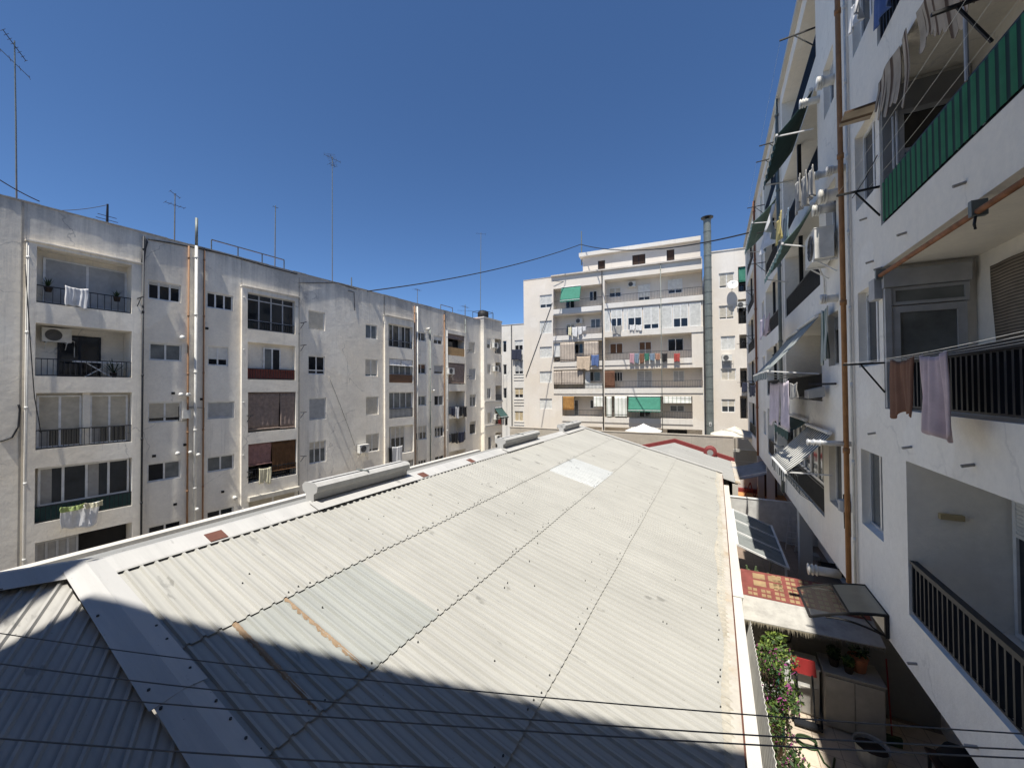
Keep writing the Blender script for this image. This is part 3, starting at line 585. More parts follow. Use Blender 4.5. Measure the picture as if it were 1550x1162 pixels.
for x,y,l in ((455,489,'right of the topmost glazed balcony'),(455,523,'right of the red panelled balcony'),(455,624,'right of the mauve balcony blinds'),(455,690,'right of the dark bamboo blind'),(374,629,'left of the mauve balcony blinds'),(374,714,'left of the dusky pink blind'),(707,530,'right of the topmost far mauve blind'),(707,569,'right of the lower far mauve blind'),(208,452,'right of the topmost spiky plant balcony')):
    u,z=FL.uz(x,y,OFF); t=thing('clothesline_bracket','small dark clothesline bracket '+l,'bracket',FL.P(u,z,OFF),'clothesline brackets on the grey block'); m=MB(); m.bar(FL.P(u,z,OFF-.01),FL.P(u+.05,z+.03,OFF+.55),.035); m.build('arm','dark_metal',t); m=MB(); m.bar(FL.P(u,z-.35,OFF-.01),FL.P(u+.03,z,OFF+.35),.025); m.build('strut','dark_metal',t)
u,z=FL.uz(281,633); t=thing('meter_box','small white meter box left of the tall white pipe with a loop of pipe','meter box',FL.P(u,z,0)); m=MB(); m.fbox(FL,u-.16,u+.16,z,z+.42,.01,.16); m.build('casing','white_plastic',t); m=MB(); m.tube([FL.P(u-.3,z+.6,.06),FL.P(u-.3,z-.1,.06),FL.P(u+.12,z-.1,.06)],.02,6); m.tube([FL.P(u+.1,z+.42,.06),FL.P(u+.1,z+.55,.06),FL.P(u+.75,z+.5,.06),FL.P(u+.75,z-.5,.06)],.02,6); m.build('pipe_loop','dark_metal',t)
# ================================================================ BLOCKS AT THE FAR END
EB=thing('apartment_building','white end building with small green awning where the grey block ends','apartment block',FL.P(uL(745),-9.5,-3))
oe=.45; ue=lambda px:FL.uz(px,590,oe)[0]; te=FL.uz(733,481,oe)[1]
he=[]; 
def ew(x0,y0,x1,y1,d=.14,**k):
    r=FL.R(x0,y0,x1,y1,oe); he.append(r+[d]); return window(FL,EB,r,oe-d+.06,**k) if k.pop('win',1) else r
ew(737,512,742.7,528,n=1,shut=.55,sm='shutter_white'); ew(737.5,550.5,743,566,n=1,shut=1,sm='shutter_cream'); ew(737.5,587,743,603,n=2,gm='glass_grey'); ew(738,624,744,640,n=1,shut=1,sm='shutter_cream'); ew(739,661,744,690,n=1)
le=[]
for (x0,y0,x1,y1) in ((749,512,759,536),(750,548,758.3,563),(750,583.5,759.4,607),(750,617,759.6,642),(750,655,759.6,682)):
    r=FL.R(x0,y0,x1,y1,oe); he.append(r+[1.]); le.append(r)
    m=MB(); m.fbox(FL,r[0]+.25,r[1]-.35,r[2]+.02,r[3]-.25,oe-.99,oe-.93); m.build('balcony_door','glass_dark',EB)
    railing(FL,EB,r[0],r[1],r[2]+.02,r[2]+.75,oe-.06,.14)
m=MB(); wallface(m,FL,ue(733),ue(760),-9.5,te,he,oe); P=FL.P; a,b=ue(733),ue(760)
for u in (a,b): m.face([P(u,-9.5,oe),P(u,-9.5,-9),P(u,te,-9),P(u,te,oe)])
m.face([P(a,-9.5,-9),P(b,-9.5,-9),P(b,te,-9),P(a,te,-9)]); m.build('wall','plaster_left',EB)
m=MB(); m.fbox(FL,a-.05,b+.05,te+.002,te+.14,-9,oe+.06); m.build('roof','plaster_white',EB)
for (y) in (606,643): 
    z=FL.uz(735,y+2,oe)[1]; m=MB(); m.fbox(FL,a+.02,b+.04,z-.1,z+.1,oe+.002,oe+.09); m.build('floor_band','plaster_white',EB)
for x,y,l in ((748.5,527,'air conditioner on the white end building, topmost of four'),(749.5,562,'air conditioner on the white end building, second from the top'),(751,634,'air conditioner on the white end building beside the small green awning'),(752.5,666,'air conditioner on the white end building, lowest of four')):
    u,z=FL.uz(x,y,oe); ac(FL,u-.2,z,oe,l)
def awning(F,u0,u1,zt,ot,zb,ob,mat,label,arms=True,val=.18,nseg=16,bmat=None,group=None,armz=None):
    t=thing('awning',label,'awning',F.P((u0+u1)/2,zb,ot),group)
    m=MB(); m.grid(lambda i,j:F.P(u0+(u1-u0)*i,zt+(zb-zt)*j-.05*math.sin(j*3.14),ot+(ob-ot)*j),nseg,6); m.build('canvas',mat,t,solid=.008,smooth=True)
    m=MB(); n=max(4,int((u1-u0)/.25))*4; m.grid(lambda i,j:F.P(u0+(u1-u0)*i,zb-val*j*(.75+.25*abs(math.sin(i*n*.7854))),ob+.01+.015*math.sin(i*n)),n,2); m.build('valance',mat,t,solid=.006)
    m=MB(); m.tube([F.P(u0-.03,zb,ob),F.P(u1+.03,zb,ob)],.03,8); m.build('front_bar',bmat or 'white_metal',t)
    m=MB(); m.tube([F.P(u0,zt+.02,ot+.04),F.P(u1,zt+.02,ot+.04)],.05,8); m.build('roller','white_metal',t)
    if arms:
        for u in (u0+.05,u1-.05):
            m=MB(); m.bar(F.P(u,zb if armz is None else armz,ot),F.P(u,zb,ob),.03); m.build('arm','white_metal',t)
    return t
r=le[3]; awning(FL,r[0]-.2,r[1]+.05,r[3]-.02,oe,r[2]+.95,oe+.9,'awning_dark_green','small dark green awning on the white end building, above hanging clothes')
for k,(ma,l) in enumerate((('cloth_red','red garment hung under the small dark green awning'),('cloth_white','white garment hung under the small dark green awning'),('cloth_black','black garment hung under the small dark green awning'))):
    uu=r[0]+.1+k*.75; cloth(FL,uu,uu+.6,r[2]+.75,r[2]+.1-.1*k,oe+.25,ma,l,ph=k)
t=thing('water_tank','black water tank in a metal frame on the roof of the white end building','tank',FL.P(ue(752),te+.15,-1))
c=FL.P(ue(748),te+.15,-1.0); m=MB(); m.tube([c+ZZ*.05,c+ZZ*.2,c+ZZ*.9,c+ZZ*1.05],[.5,.62,.62,.4],16); m.build('barrel','black',t,smooth=True)
m=MB()
for s in (-1,1):
    for q in (-1,1): m.bar(c+FL.d*s*1.0+FL.n*q*.7,c+FL.d*s*1.0+FL.n*q*.7+ZZ*.9,.04)
for s in (-1,1): m.bar(c+FL.d*s*1.0-FL.n*.7+ZZ*.9,c+FL.d*s*1.0+FL.n*.7+ZZ*.9,.04); m.bar(c-FL.d*1.0+FL.n*s*.7+ZZ*.9,c+FL.d*1.0+FL.n*s*.7+ZZ*.9,.04)
m.build('frame','dark_metal',t)
# ---- main block at the back
X0=(1060-CX)/FPX*38.3; FB=Frame(W2(X0,38.3),dB,-fh*.9226-rh*.386)
uB=lambda px,o=0:FB.uz(px,590,o)[0]; zB=lambda px,py,o=0:FB.uz(px,py,o)[1]
BB=thing('apartment_building','white apartment building with open galleries and a rooftop penthouse','apartment block',FB.P(-8,-9.5,-5))
HB=[]; bT=zB(800,424)
def bw(x0,y0,x1,y1,d=.14,par=None,**k):
    r=FB.R(x0,y0,x1,y1); HB.append(r+[d]); return window(FB,BB,r,-d+.06,**k)
for y0,y1,s in ((447,465,.72),(486,504,1),(525,541,1),(562,579,1),(603,619,1)): bw(817,y0,835.5,y1,n=2,shut=s,sm='shutter_white',gm='glass',sill=.05)
D=1.25
rows={}
def loggia(key,x0,yt,yb,x1,rail=.8,d=D,step=.15,mat='dark_metal'):
    r=FB.RL(x0,yt,yb,x1); HB.append(r+[d]); rows[key]=r
    if rail: railing(FB,BB,r[0]+.01,r[1]-.01,r[2]+.01,r[2]+rail,-.08,step,mat,.02)
    return r
loggia('a1',837.5,437.5,468.5,911,1.6*.6); loggia('a2',837,477.5,508.6,911); loggia('a3',837.5,518.5,548,911.5,.6); loggia('a4',838,560,588.6,911.5,.65); loggia('a5',851,599.3,629.5,912,.75)
loggia('b1',915,423.5,459.5,1063.5,.85); loggia('b2',915,468.5,503,1063.5,0,.12); loggia('b3',915,511,545.5,1047,.8); loggia('b4',915,559.5,587.5,1063.5,.75); loggia('b5',915,599.5,631.5,1048,.75)
loggia('a6',843,644,672,911,0); loggia('b6',915,646,672,1063,0)
def inner(key,x0,y0,x1,y1,**k):       # windows and doors on the gallery's back wall
    r=FB.R(x0,y0,x1,y1,-D+.03); q=rows[key]; r[2]=max(r[2],q[2]+.02); r[3]=min(r[3],q[3]-.06); r[0]=max(r[0],q[0]+.05); r[1]=min(r[1],q[1]-.05)
    return window(FB,BB,r,-D+.06,**k)
inner('a1',892,441,904,455,gm='glass_dark',open_=1); inner('a1',856,446,870,470,gm='glass_dark'); inner('a2',857,490,870,512,gm='glass_dark',shut=.2); inner('a2',894,483,909,496,gm='glass_pale')
inner('a3',870,520,883,535,gm='glass_dark'); inner('a4',889,562,909,577,gm='glass_pale',shut=.1); inner('a5',869,605,876,632,n=1,gm='glass_grey'); inner('a5',893,605,899,618,n=1,gm='glass_dark')
inner('b1',922,436.5,940.4,449,shut=.55,sm='shutter_beige',gm='glass_dark'); inner('b1',966,432,984,455,shut=.75,sm='shutter_white'); inner('b1',1011,424,1033,443,shut=.75,sm='shutter_white',gm='glass_dark')
inner('b3',923,520,943,534.5,shut=1,sm='wood'); inner('b3',967,517.5,986.5,540,shut=.5,sm='wood',gm='curtain'); inner('b3',1010.6,513,1034.7,531,gm='glass_dark')
inner('b4',930,563,942.5,577,n=3,gm='glass'); inner('b4',964,561,987.5,590,shut=1,sm='shutter_grey'); inner('b4',1019,561,1036,577,shut=1,sm='shutter_grey'); inner('b5',1014,613,1036,623,gm='glass_grey',n=2); inner('b5',967,600,985,634,gm='glass_dark')
inner('b6',1010,650,1040,660,gm='glass_dark',frame='dark_metal'); inner('a6',876,650,893,668,gm='glass_dark')
q=rows['b2']      # glazed-in gallery: white shutters and windows
xs=[915,921,944,949,973.5,976,999.5,1001.5,1019,1021,1044,1046,1063.5]; zlow=q[2]
for x0,x1,s,sm in ((916,924,1,'shutter_white'),(926,943,.42,'shutter_white'),(945,950,1,'shutter_white'),(951,973,.45,'shutter_white'),(975,999,.78,'shutter_white'),(1001,1019,1,'shutter_white'),(1020,1043.5,.62,'shutter_white'),(1045,1063,1,'shutter_white')):
    window(FB,BB,[uB(x0),uB(x1),q[2]+.03,q[3]-.06],-.03,n=1 if s==1 else 2,shut=s,sm=sm,gm='glass_dark',fw_=.09)
P=FB.P
m=MB(); ua,ub=uB(793.5),uB(1065.5); bT2=bT
wallface(m,FB,ua,ub,-9.5,bT,HB,0)
for u in (ua,ub): m.face([P(u,-9.5,0),P(u,-9.5,-12),P(u,bT,-12),P(u,bT,0)])
m.face([P(ua,-9.5,-12),P(ub,-9.5,-12),P(ub,bT,-12),P(ua,bT,-12)]); m.build('wall','plaster_back',BB)
m=MB(); m.fbox(FB,ua,ub,bT-.25,bT-.12,-11.98,-.15); m.fbox(FB,ua,uB(836),bT+.002,bT+.05,-.2,.03); m.build('roof','slab_stained',BB)
# slab edges (stained) slightly proud under each gallery
for k in ('a1','a2','a3','a4','b1','b2','b3','b4','b5','a5'):
    r=rows[k]; m=MB(); m.fbox(FB,r[0]-(.0 if k[0]=='a' else .02),r[1]+.02,r[2]-.55,r[2]-.005,.004,.07); m.build('gallery_slab','plaster_back_cool',BB)
m=MB(); zc=zB(914,422.5); m.fbox(FB,uB(836),uB(1064.5),bT-.02+.022,bT+.16,-.3,.22); m.build('cornice','slab_stained',BB)
# penthouse
PH=-1.3; zt1,zt0=zB(880,386.5,PH+.5),bT; u0,u1=uB(884,PH),uB(1063,PH); hp=[]
zt1=zB(1000,371.5,PH+.4)
for x0,y0,x1,y1,n in ((905,395,916,413,1),(957,386.5,977,405,2),(1009,378.5,1021,399,1)):
    r=FB.R(x0,y0,x1,y1,PH); hp.append(r+[.15]); window(FB,BB,r,PH-.08,n=n,shut=1,sm='wood_dark',frame='dark_metal')
m=MB(); wallface(m,FB,u0,u1,bT-.1,zt1-.005,hp,PH)
for u in (u0,u1): m.face([P(u,bT-.1,PH),P(u,bT-.1,-8),P(u,zt1-.005,-8),P(u,zt1-.005,PH)])
m.face([P(u0,bT-.1,-8),P(u1,bT-.1,-8),P(u1,zt1-.005,-8),P(u0,zt1-.005,-8)]); m.build('penthouse_wall','plaster_back',BB)
m=MB(); m.fbox(FB,u0-.35,u1+.02,zt1,zt1+.42,-8.2,PH+.45); m.build('penthouse_roof','plaster_back_cool',BB)
m=MB(); zr=zB(1000,406,PH+.1); m.fbox(FB,uB(914),u1-.02,zr-.12,zr+.12,PH+.003,PH+.35); m.build('ledge','slab_stained',BB)
# right-hand block of the back row
RB=thing('apartment_building','narrow white building with a satellite dish right of the tall flue','apartment block',FB.P(3.4,-9.5,-4))
hr=[]; rT=zB(1080,382)
def rw(x0,y0,x1,y1,d=.14,win=True,**k):
    r=FB.R(x0,y0,x1,y1); hr.append(r+[d])
    if win: window(FB,RB,r,-d+.06,**k)
    return r
rw(1088,414,1111.5,434,n=2,shut=.85,sm='shutter_cream',gm='glass_dark'); rw(1088,463,1111.5,482,n=2,shut=.85,sm='shutter_cream',gm='glass'); rw(1091,509,1113,529,n=2,shut=1,sm='shutter_white'); rw(1092,539,1107,556,n=1,shut=1,sm='shutter_grey'); rw(1091,558,1114,575,n=2,shut=1,sm='shutter_cream'); rw(1092,604,1113,624,n=2,shut=.55,sm='shutter_cream',gm='glass')
rr=[]
for (x0,y0,x1,y1) in ((1117,404,1135.5,440),(1117,453,1135.5,489),(1119,506.5,1135.5,527),(1120,557,1136,586),(1120,599,1136,634)):
    r=rw(x0,y0,x1,y1,1.0,False); rr.append(r); m=MB(); m.fbox(FB,r[0]+.2,r[1]-.2,r[2]+.02,r[3]-.25,-.99,-.93); m.build('balcony_door','glass_dark',RB)
    railing(FB,RB,r[0],r[1],r[2]+.01,r[2]+.75,-.08,.14)
ua,ub=uB(1079),uB(1160)
m=MB(); wallface(m,FB,ua,ub,-9.5,rT,hr,0)
for u in (ua,ub): m.face([P(u,-9.5,0),P(u,-9.5,-12),P(u,rT,-12),P(u,rT,0)])
m.face([P(ua,-9.5,-12),P(ub,-9.5,-12),P(ub,rT,-12),P(ua,rT,-12)]); m.build('wall','plaster_back',RB)
m=MB(); m.fbox(FB,ua-.03,ub,rT+.002,rT+.1,-12,.06); m.build('roof','slab_stained',RB)
m=MB(); uu=uB(1138); m.fbox(FB,uu-.22,uu+.22,-9.4,rT+.7,.003,.4); m.build('corner_pillar','plaster_white',RB)
blind(FB,rr[0][0]+.05,rr[0][1]-.05,rr[0][2]+.95,rr[0][3]-.05,-.1,'awning_green','green blind on the top balcony right of the satellite dish')
m=MB(); 
u,z=FB.uz(1109,431,.55); c=FB.P(u,z,.55); t=thing('satellite_dish','round white satellite dish on the white wall beside the tall flue','satellite dish',FB.P(u,z,0))
ax=(FB.n+ZZ*.45-FB.d*.1).normalized(); sx=ax.cross(ZZ).normalized(); sy=sx.cross(ax)
m.grid(lambda i,j:c+ax*(.16*j*j-.1)+(sx*math.cos(i*6.28318)+sy*math.sin(i*6.28318))*.46*j,28,6); m.build('dish','white_metal',t,smooth=True,solid=.012)
m=MB(); m.bar(FB.P(u,z-.3,0),FB.P(u,z-.3,.4),.05); m.bar(FB.P(u,z-.3,.4),c-ax*.1,.05); m.build('mount','galv',t)
m=MB(); m.bar(c-sy*.42,c+ax*.5-sy*.1,.03); m.tube([c+ax*.44-sy*.1,c+ax*.58-sy*.1],.045,8); m.build('feed_arm','grey_plastic',t)
u,z=FB.uz(1100,546); ac(FB,u,z+.0,0,'air conditioner between two shutters on the narrow white building')
u,z=FB.uz(1122,466); ac(FB,u,z,-.2,'air conditioner in the balcony below the green blind of the narrow white building',w=.7)
u,z=FB.uz(956,433.5,-.8); ac(FB,u,z,-D,'air conditioner high on the top gallery of the white building')
u,z=FB.uz(876,489,-.8); ac(FB,u,z,-D,'air conditioner on the second gallery, above white laundry')
r=rr[3]; 
for k,(ma,l) in enumerate((('cloth_navy','navy clothes hung on a balcony beside the white corner pillar'),('cloth_denim','teal garment hung low beside navy clothes near the white corner pillar'))):
    cloth(FB,r[0]+.1+k*.75,r[0]+.8+k*.75,r[2]+.5-k*.3,r[2]-.5-k*.9,.25,ma,l,ph=k)
# ---- small block in the gap
GB=thing('apartment_building','white building with a navy cloth glimpsed in the gap','apartment block',FB.P(-22,-9.5,-11)); GO=-8.
hg=[]; gT=zB(770,492,GO)
for (x0,y0,x1,y1,k) in ((761,516,766.8,533,dict(n=1,gm='glass_dark')),(761.6,551.5,767,567,dict(n=1,gm='glass_dark')),(762,587,767,603,dict(n=1,gm='glass_dark')),(779,515,791.5,530,dict(n=2,shut=.5,sm='shutter_white',gm='glass_dark')),(779,545,792,566,dict(n=2,shut=.78,sm='shutter_grey',gm='glass')),(779,587,792,602,dict(n=2,shut=.65,sm='bamboo_pale',gm='glass_dark')),(779,622,792,637,dict(n=2,shut=1,sm='bamboo_pale'))):
    r=FB.R(x0,y0,x1,y1,GO); hg.append(r+[.14]); window(FB,GB,r,GO-.08,**k)
ua,ub=uB(752,GO),uB(812,GO); m=MB(); wallface(m,FB,ua,ub,-9.5,gT,hg,GO)
for u in (ua,ub): m.face([P(u,-9.5,GO),P(u,-9.5,GO-8),P(u,gT,GO-8),P(u,gT,GO)])
m.face([P(ua,-9.5,GO-8),P(ub,-9.5,GO-8),P(ub,gT,GO-8),P(ua,gT,GO-8)]); m.build('wall','plaster_back_cool',GB)
m=MB(); m.fbox(FB,ua,ub,gT+.002,gT+.08,GO-8,GO+.05); m.build('roof','slab_stained',GB)
for y in (570,608,642): 
    z=zB(785,y,GO)
    m=MB()
    for k in range(3): m.fbox(FB,uB(778,GO),uB(793,GO),z-.5+k*.4,z-.42+k*.4,GO+.002,GO+.06)
    m.build('parapet_moulding','plaster_white',GB)
r=FB.R(776,529,791,545,GO); cloth(FB,r[0],r[1],r[3],r[2],GO+.3,'cloth_navy','navy blue sheet hung outside the white building glimpsed in the gap')
u=uB(775,GO); pipe([FB.P(u,gT,GO+.1),FB.P(u,-9.4,GO+.1)],.06,'dark_metal','black drainpipe on the white building in the gap, left of the navy sheet')
# ---- galleries: blinds, awnings, laundry
def bblind(x0,y0,x1,y1,mat,label,o=.06,**k):
    r=FB.R(x0,y0,x1,y1,o); return blind(FB,r[0],r[1],r[2],r[3],o,mat,label,**k)
bblind(848,519,870,546,'cloth_blind_back','beige striped blind let down over the third gallery, left one of two'); bblind(884,517.5,906,537.5,'cloth_blind_back','beige striped blind half down over the third gallery, above the blue towel')
bblind(838,562,850,581,'cloth_blind_back','narrow beige blind at the left end of the fourth gallery'); bblind(850.5,561.5,883,581,'cloth_blind_back','wide beige blind over the fourth gallery left of the white panel')
bblind(852,600,869,620,'bamboo_orange','orange bamboo blind on the lowest gallery'); bblind(898.6,600,913,615,'blind_white_stripe','short white striped blind on the lowest gallery beside the drainpipe')
bblind(915,561.5,930.8,586,'bamboo_red','reddish brown bamboo blind on the fourth gallery right of the drainpipe')
bblind(918,600,926,630,'blind_white_stripe','narrow pale curtain on the lowest gallery right of the drainpipe'); bblind(930,599.5,949,630,'blind_white_stripe','wide pale curtain on the lowest gallery left of the green awning')
bblind(1004,600,1046.5,610,'blind_white_stripe','white and green striped blind rolled half up right of the green awning')
r=FB.R(951.5,600,1000,621,.1); awning(FB,r[0],r[1],r[3],.05,r[2],.7,'awning_green','wide green awning on the lowest gallery of the white building',arms=False,val=.15)
r=FB.R(850,437,879.5,456,.1); awning(FB,r[0],r[1],r[3]+.1,.1,r[2]+.1,.85,'awning_green','green awning on the topmost gallery of the white building')
r=FB.RL(838,519,540,847); m=MB(); m.fbox(FB,r[0],r[1],r[2],r[3],-.2,-.16); m.build('side_panel','white_paint',BB)
r=FB.R(885,562,893,587,.0); m=MB(); m.fbox(FB,r[0],r[1],rows['a4'][2]+.01,r[3],-.25,-.2); m.fbox(FB,r[0],rows['a4'][1]-.02,rows['a4'][2]+.01,rows['a4'][2]+.6,-.19,-.15); m.build('side_panel','white_paint',BB)
G='washing on the galleries of the white building'
def hang(x0,y0,x1,y1,mat,label,o=.3,**k):
    r=FB.R(x0,y0,x1,y1,o); cloth(FB,r[0],r[1],r[3],r[2],o,mat,label,group=G,**k)
hang(860,495,865,508,'cloth_cream','cream towel at the left of the white washing on the second gallery'); hang(866,495,874,509,'cloth_white','white shirt beside the cream towel on the second gallery',ph=1); hang(875,494.5,881,506,'cloth_white','white cloth in the middle of the second gallery washing',ph=2); hang(882,494,887,501,'cloth_white','small white cloth at the right of the second gallery washing',ph=3)
hang(873,539.5,893.5,560,'cloth_beige','large beige striped towel hung below the third gallery'); hang(895,537,906.5,554,'cloth_blue','blue towel hung beside the large beige towel')
for k,(x0,x1,y1,ma,l) in enumerate(((953,960,550,'cloth_rose','pink garment first on the long line'),(960.5,967,549.5,'cloth_denim','denim garment second on the long line'),(968,975,549,'cloth_brown','brown garment third on the long line'),(976,982.5,546,'cloth_green','dark green garment fourth on the long line'),(983.5,991,546,'cloth_denim','light blue shirt fifth on the long line'),(992,999,544,'cloth_orange','orange red garment sixth on the long line'),(1002,1010,547,'cloth_black','black top on the long line'),(1020,1029,547.5,'cloth_red','red and white shorts last on the long line'))):
    hang(x0,534.5,x1,y1,ma,l+' of the third gallery',ph=k)
for k,(x0,x1) in enumerate(((953,960.5),(962,972))): hang(x0,491.5,x1,500,'cloth_white','white cloth hung out of the glazed gallery window, '+('left one' if k==0 else 'right one'),.15,ph=k)
hang(927,493,940,506,'curtain','grey washing hung out of the left glazed gallery window',.15)
for px,l,o in ((912.8,'dark drainpipe dividing the galleries of the white building',.12),(1002,'thin drainpipe on the right galleries of the white building',.12)):
    u=uB(px,o); pipe([FB.P(u,bT-.05,o),FB.P(u,-9.4,o)],.06 if px<950 else .035,'dark_metal' if px<950 else 'galv',l)
# ---- tall steel flue
u=uB(1074,.55); zt=zB(1070,333,.55); t=thing('chimney_flue','tall grey steel flue with a cap rising past the roof of the white building','chimney',FB.P(u,-9.4,.55))
zz=-9.4; k=0
while zz<zt:
    zn=min(zz+1.18,zt); m=MB(); m.tube([FB.P(u,zz,.55),FB.P(u,zn-.05,.55)],.335,20); m.tube([FB.P(u,zn-.05,.55),FB.P(u,zn,.55)],.36,20); m.build('flue_section','galv',t,smooth=False); zz=zn
m=MB(); m.tube([FB.P(u,zt,.55),FB.P(u,zt+.28,.55)],.18,12); m.build('neck','dark_metal',t); m=MB(); m.tube([FB.P(u,zt+.18,.55),FB.P(u,zt+.25,.55),FB.P(u,zt+.42,.55)],[.55,.56,.12],20); m.build('cap','dark_metal',t)
z=zB(1077,642,.9); m=MB(); m.fbox(FB,u-.1,u+.1,z-.2,z+.2,.87,.9)
m.build('plate','white_paint',t); m=MB(); m.bar(FB.P(u-.06,z-.14,.91),FB.P(u,z+.14,.91),.025); m.bar(FB.P(u+.06,z-.14,.91),FB.P(u,z+.14,.91),.025); m.bar(FB.P(u-.04,z-.04,.91),FB.P(u+.04,z-.04,.91),.025); m.build('plate_mark','black',t)
# ================================================================ METAL ROOFED HALL
HALL=thing('metal_roofed_hall','low hall with a big off-white corrugated metal roof filling the courtyard','hall',(-7,10,-7.2))
RX,RZ,SL=-7.27,-2.27,.279; YE=22.5; YH=1.95; SE=7.33; PITCH=.1555
def prof(y0,y1,pitch=PITCH):
    out=[]; k=math.floor(y0/pitch)-1
    while k*pitch<y1+pitch:
        b=k*pitch
        for dy,h in ((0,0),(.04,.001),(.076,0),(.092,.031),(.118,.031),(.132,0)):
            if y0-1e-4<=b+dy<=y1+1e-4: out.append((b+dy,h))
        k+=1
    return out
nrm=Vector((SL,0,1)).normalized()
def rp(s,y,h): return Vector((RX+s,y,RZ-SL*s))+nrm*h
LAP=.018
def und(s,y): return .006*math.sin(y*.9+s*2)*math.sin(s*1.3)
def sheet(name,mat,s0,s1,y0,y1,lift0,lift1,scr=True,seed=0):
    pr=prof(y0,y1); m=MB(); rnd=random.Random(seed); ph=[rnd.uniform(-.004,.004) for _ in range(60)]
    def fn(i,j):
        k=int(round(i*(len(pr)-1))); y,h=pr[k]; s=s0+(s1-s0)*j
        return rp(s+(.005*math.sin(y*2.1+seed) if j==1 else 0),y,h+lift0+(lift1-lift0)*j+und(s,y))
    m.grid(fn,len(pr)-1,6)
    if scr:
        m.mi=1
        for e in (s0+.12,s1-.07):
            y=math.ceil(y0/PITCH)*PITCH+.04
            while y<y1-.1:
                if rnd.random()<.28:
                    c=rp(e+rnd.uniform(-.02,.02),y,lift0+(lift1-lift0)*((e-s0)/(s1-s0))+.012); m.tube([c-nrm*.01,c+nrm*.010],.0105,6)
                y+=PITCH
        for _ in range(int((y1-y0)*1.1)):
            c=rp(rnd.uniform(s0+.2,s1-.2),math.floor(rnd.uniform(y0+.3,y1-.3)/PITCH)*PITCH+.04,lift1*.5+.010); m.tube([c-nrm*.012,c+nrm*.009],.0095,6)
    return m.build(name,[mat,'gutter_dark'],HALL)

seam=[0.12,1.92,3.55,5.25,SE]
sheet('roof_sheet','roof_sheet',seam[0],seam[1]+.12,YH,YE,0,LAP,seed=1)
for a,b,mt,nm in ((YH,2.606,'roof_sheet','roof_sheet'),(2.606,4.472,'roof_poly','skylight_sheet'),(4.472,12.558,'roof_sheet','roof_sheet'),(12.558,15.202,'roof_poly_new','skylight_sheet'),(15.202,YE,'roof_sheet','roof_sheet')):
    sheet(nm,mt,seam[1]-.12,seam[2]+.12,a,b,-.006,LAP,seed=int(a*3)+2)
sheet('roof_sheet','roof_sheet',seam[2]-.12,seam[3]+.12,YH-.1,YE,-.006,LAP,seed=3)
sheet('roof_sheet','roof_sheet',seam[3]-.12,seam[4],YH-.1,YE,-.006,0,seed=4)
# rust runs down two ribs of the old skylight
def rustrun(k0,w,wa,nm):
    m=MB(); rb=[(.072,.0),(.090,.0315),(.105,.0325),(.120,.0315),(.136,0),(.148,0)]
    rnd=random.Random(k0); jit=[rnd.uniform(0,1) for _ in range(60)]
    def fn(i,j):
        s=seam[1]+.02+(seam[2]-seam[1]+.04)*i; q=j*5; a=int(min(4,q)); f=q-a
        k=jit[int(i*49)]; lo=.0+.22*k*wa; hi=1-.30*jit[int(i*49)+5]*wa
        q=(lo+(hi-lo)*j)*5; a=int(min(4,q)); f=q-a
        dy=rb[a][0]+(rb[a+1][0]-rb[a][0])*f; h=rb[a][1]+(rb[a+1][1]-rb[a][1])*f
        return rp(s,k0*PITCH+dy,h-.006+LAP*((s-seam[1]+.12)/(seam[2]-seam[1]+.24))+und(s,k0*PITCH+dy)+.004)
    m.grid(fn,48,10); m.build('rust_run','rust_stain',HALL)
rustrun(20,1,1,'a'); rustrun(16,1,.6,'b')
# ridge cap (flat flashing), its dark closed underside sits on the ribs
m=MB(); c0=rp(0,0,.07); 
def capf(i,j):
    y=1.72+(YE+.1-1.72)*i; s=[.36,.34,0,-.0001,-.34][j]; h=[.036,.046,.062,.062,.05][j]
    p=rp(s if s>=0 else 0,y,h)
    if s<-.001: p=Vector((RX+s,y,RZ+SL*s+.06))
    return p
for i in range(9):
    a,b=i/9,(i+1)/9
    A=[capf(a,j) for j in (0,1,2)]; B=[capf(b,j) for j in (0,1,2)]; L=Vector((RX-.36,A[0].y,RZ-.36*SL+.06)); R=Vector((RX-.36,B[0].y,RZ-.36*SL+.06))
    d=Vector((0,0,.004*(i%2)))
    m.face([A[0]+d,B[0]+d,B[1]+d,A[1]+d]); m.face([A[1]+d,B[1]+d,B[2]+d,A[2]+d]); m.face([A[2]+d,B[2]+d,R+d,L+d])
m.build('ridge_cap','flashing',HALL,solid=.004)
for x0,x1,y in ((306,326,811),(631,649,718.5),(706,719,697.2)):
    p=ZP(x0,y,RZ+.0); q=ZP(x1,y-6,RZ); y0,y1=p.y,p.y+.24
    m=MB(); m.hexa([rp(.12,y0,.062),rp(.34,y0,.052),rp(.34,y1,.052),rp(.12,y1,.062)],[rp(.12,y0,.070),rp(.34,y0,.060),rp(.34,y1,.060),rp(.12,y1,.070)]); m.build('cap_patch','rust_plate',HALL)
# left slope beyond the ridge
m=MB(); pr=prof(-6,YE)
m.grid(lambda i,j:Vector((RX-.1-7.2*j,pr[int(round(i*(len(pr)-1)))][0],RZ-SL*(.1+7.2*j)+pr[int(round(i*(len(pr)-1)))][1])),len(pr)-1,2); m.build('roof_sheet','roof_grey',HALL)
m=MB(); m.box(-14.75,-14.45,-6,YE+.1,-7.2,-4.13); m.build('parapet','plaster_white',HALL)
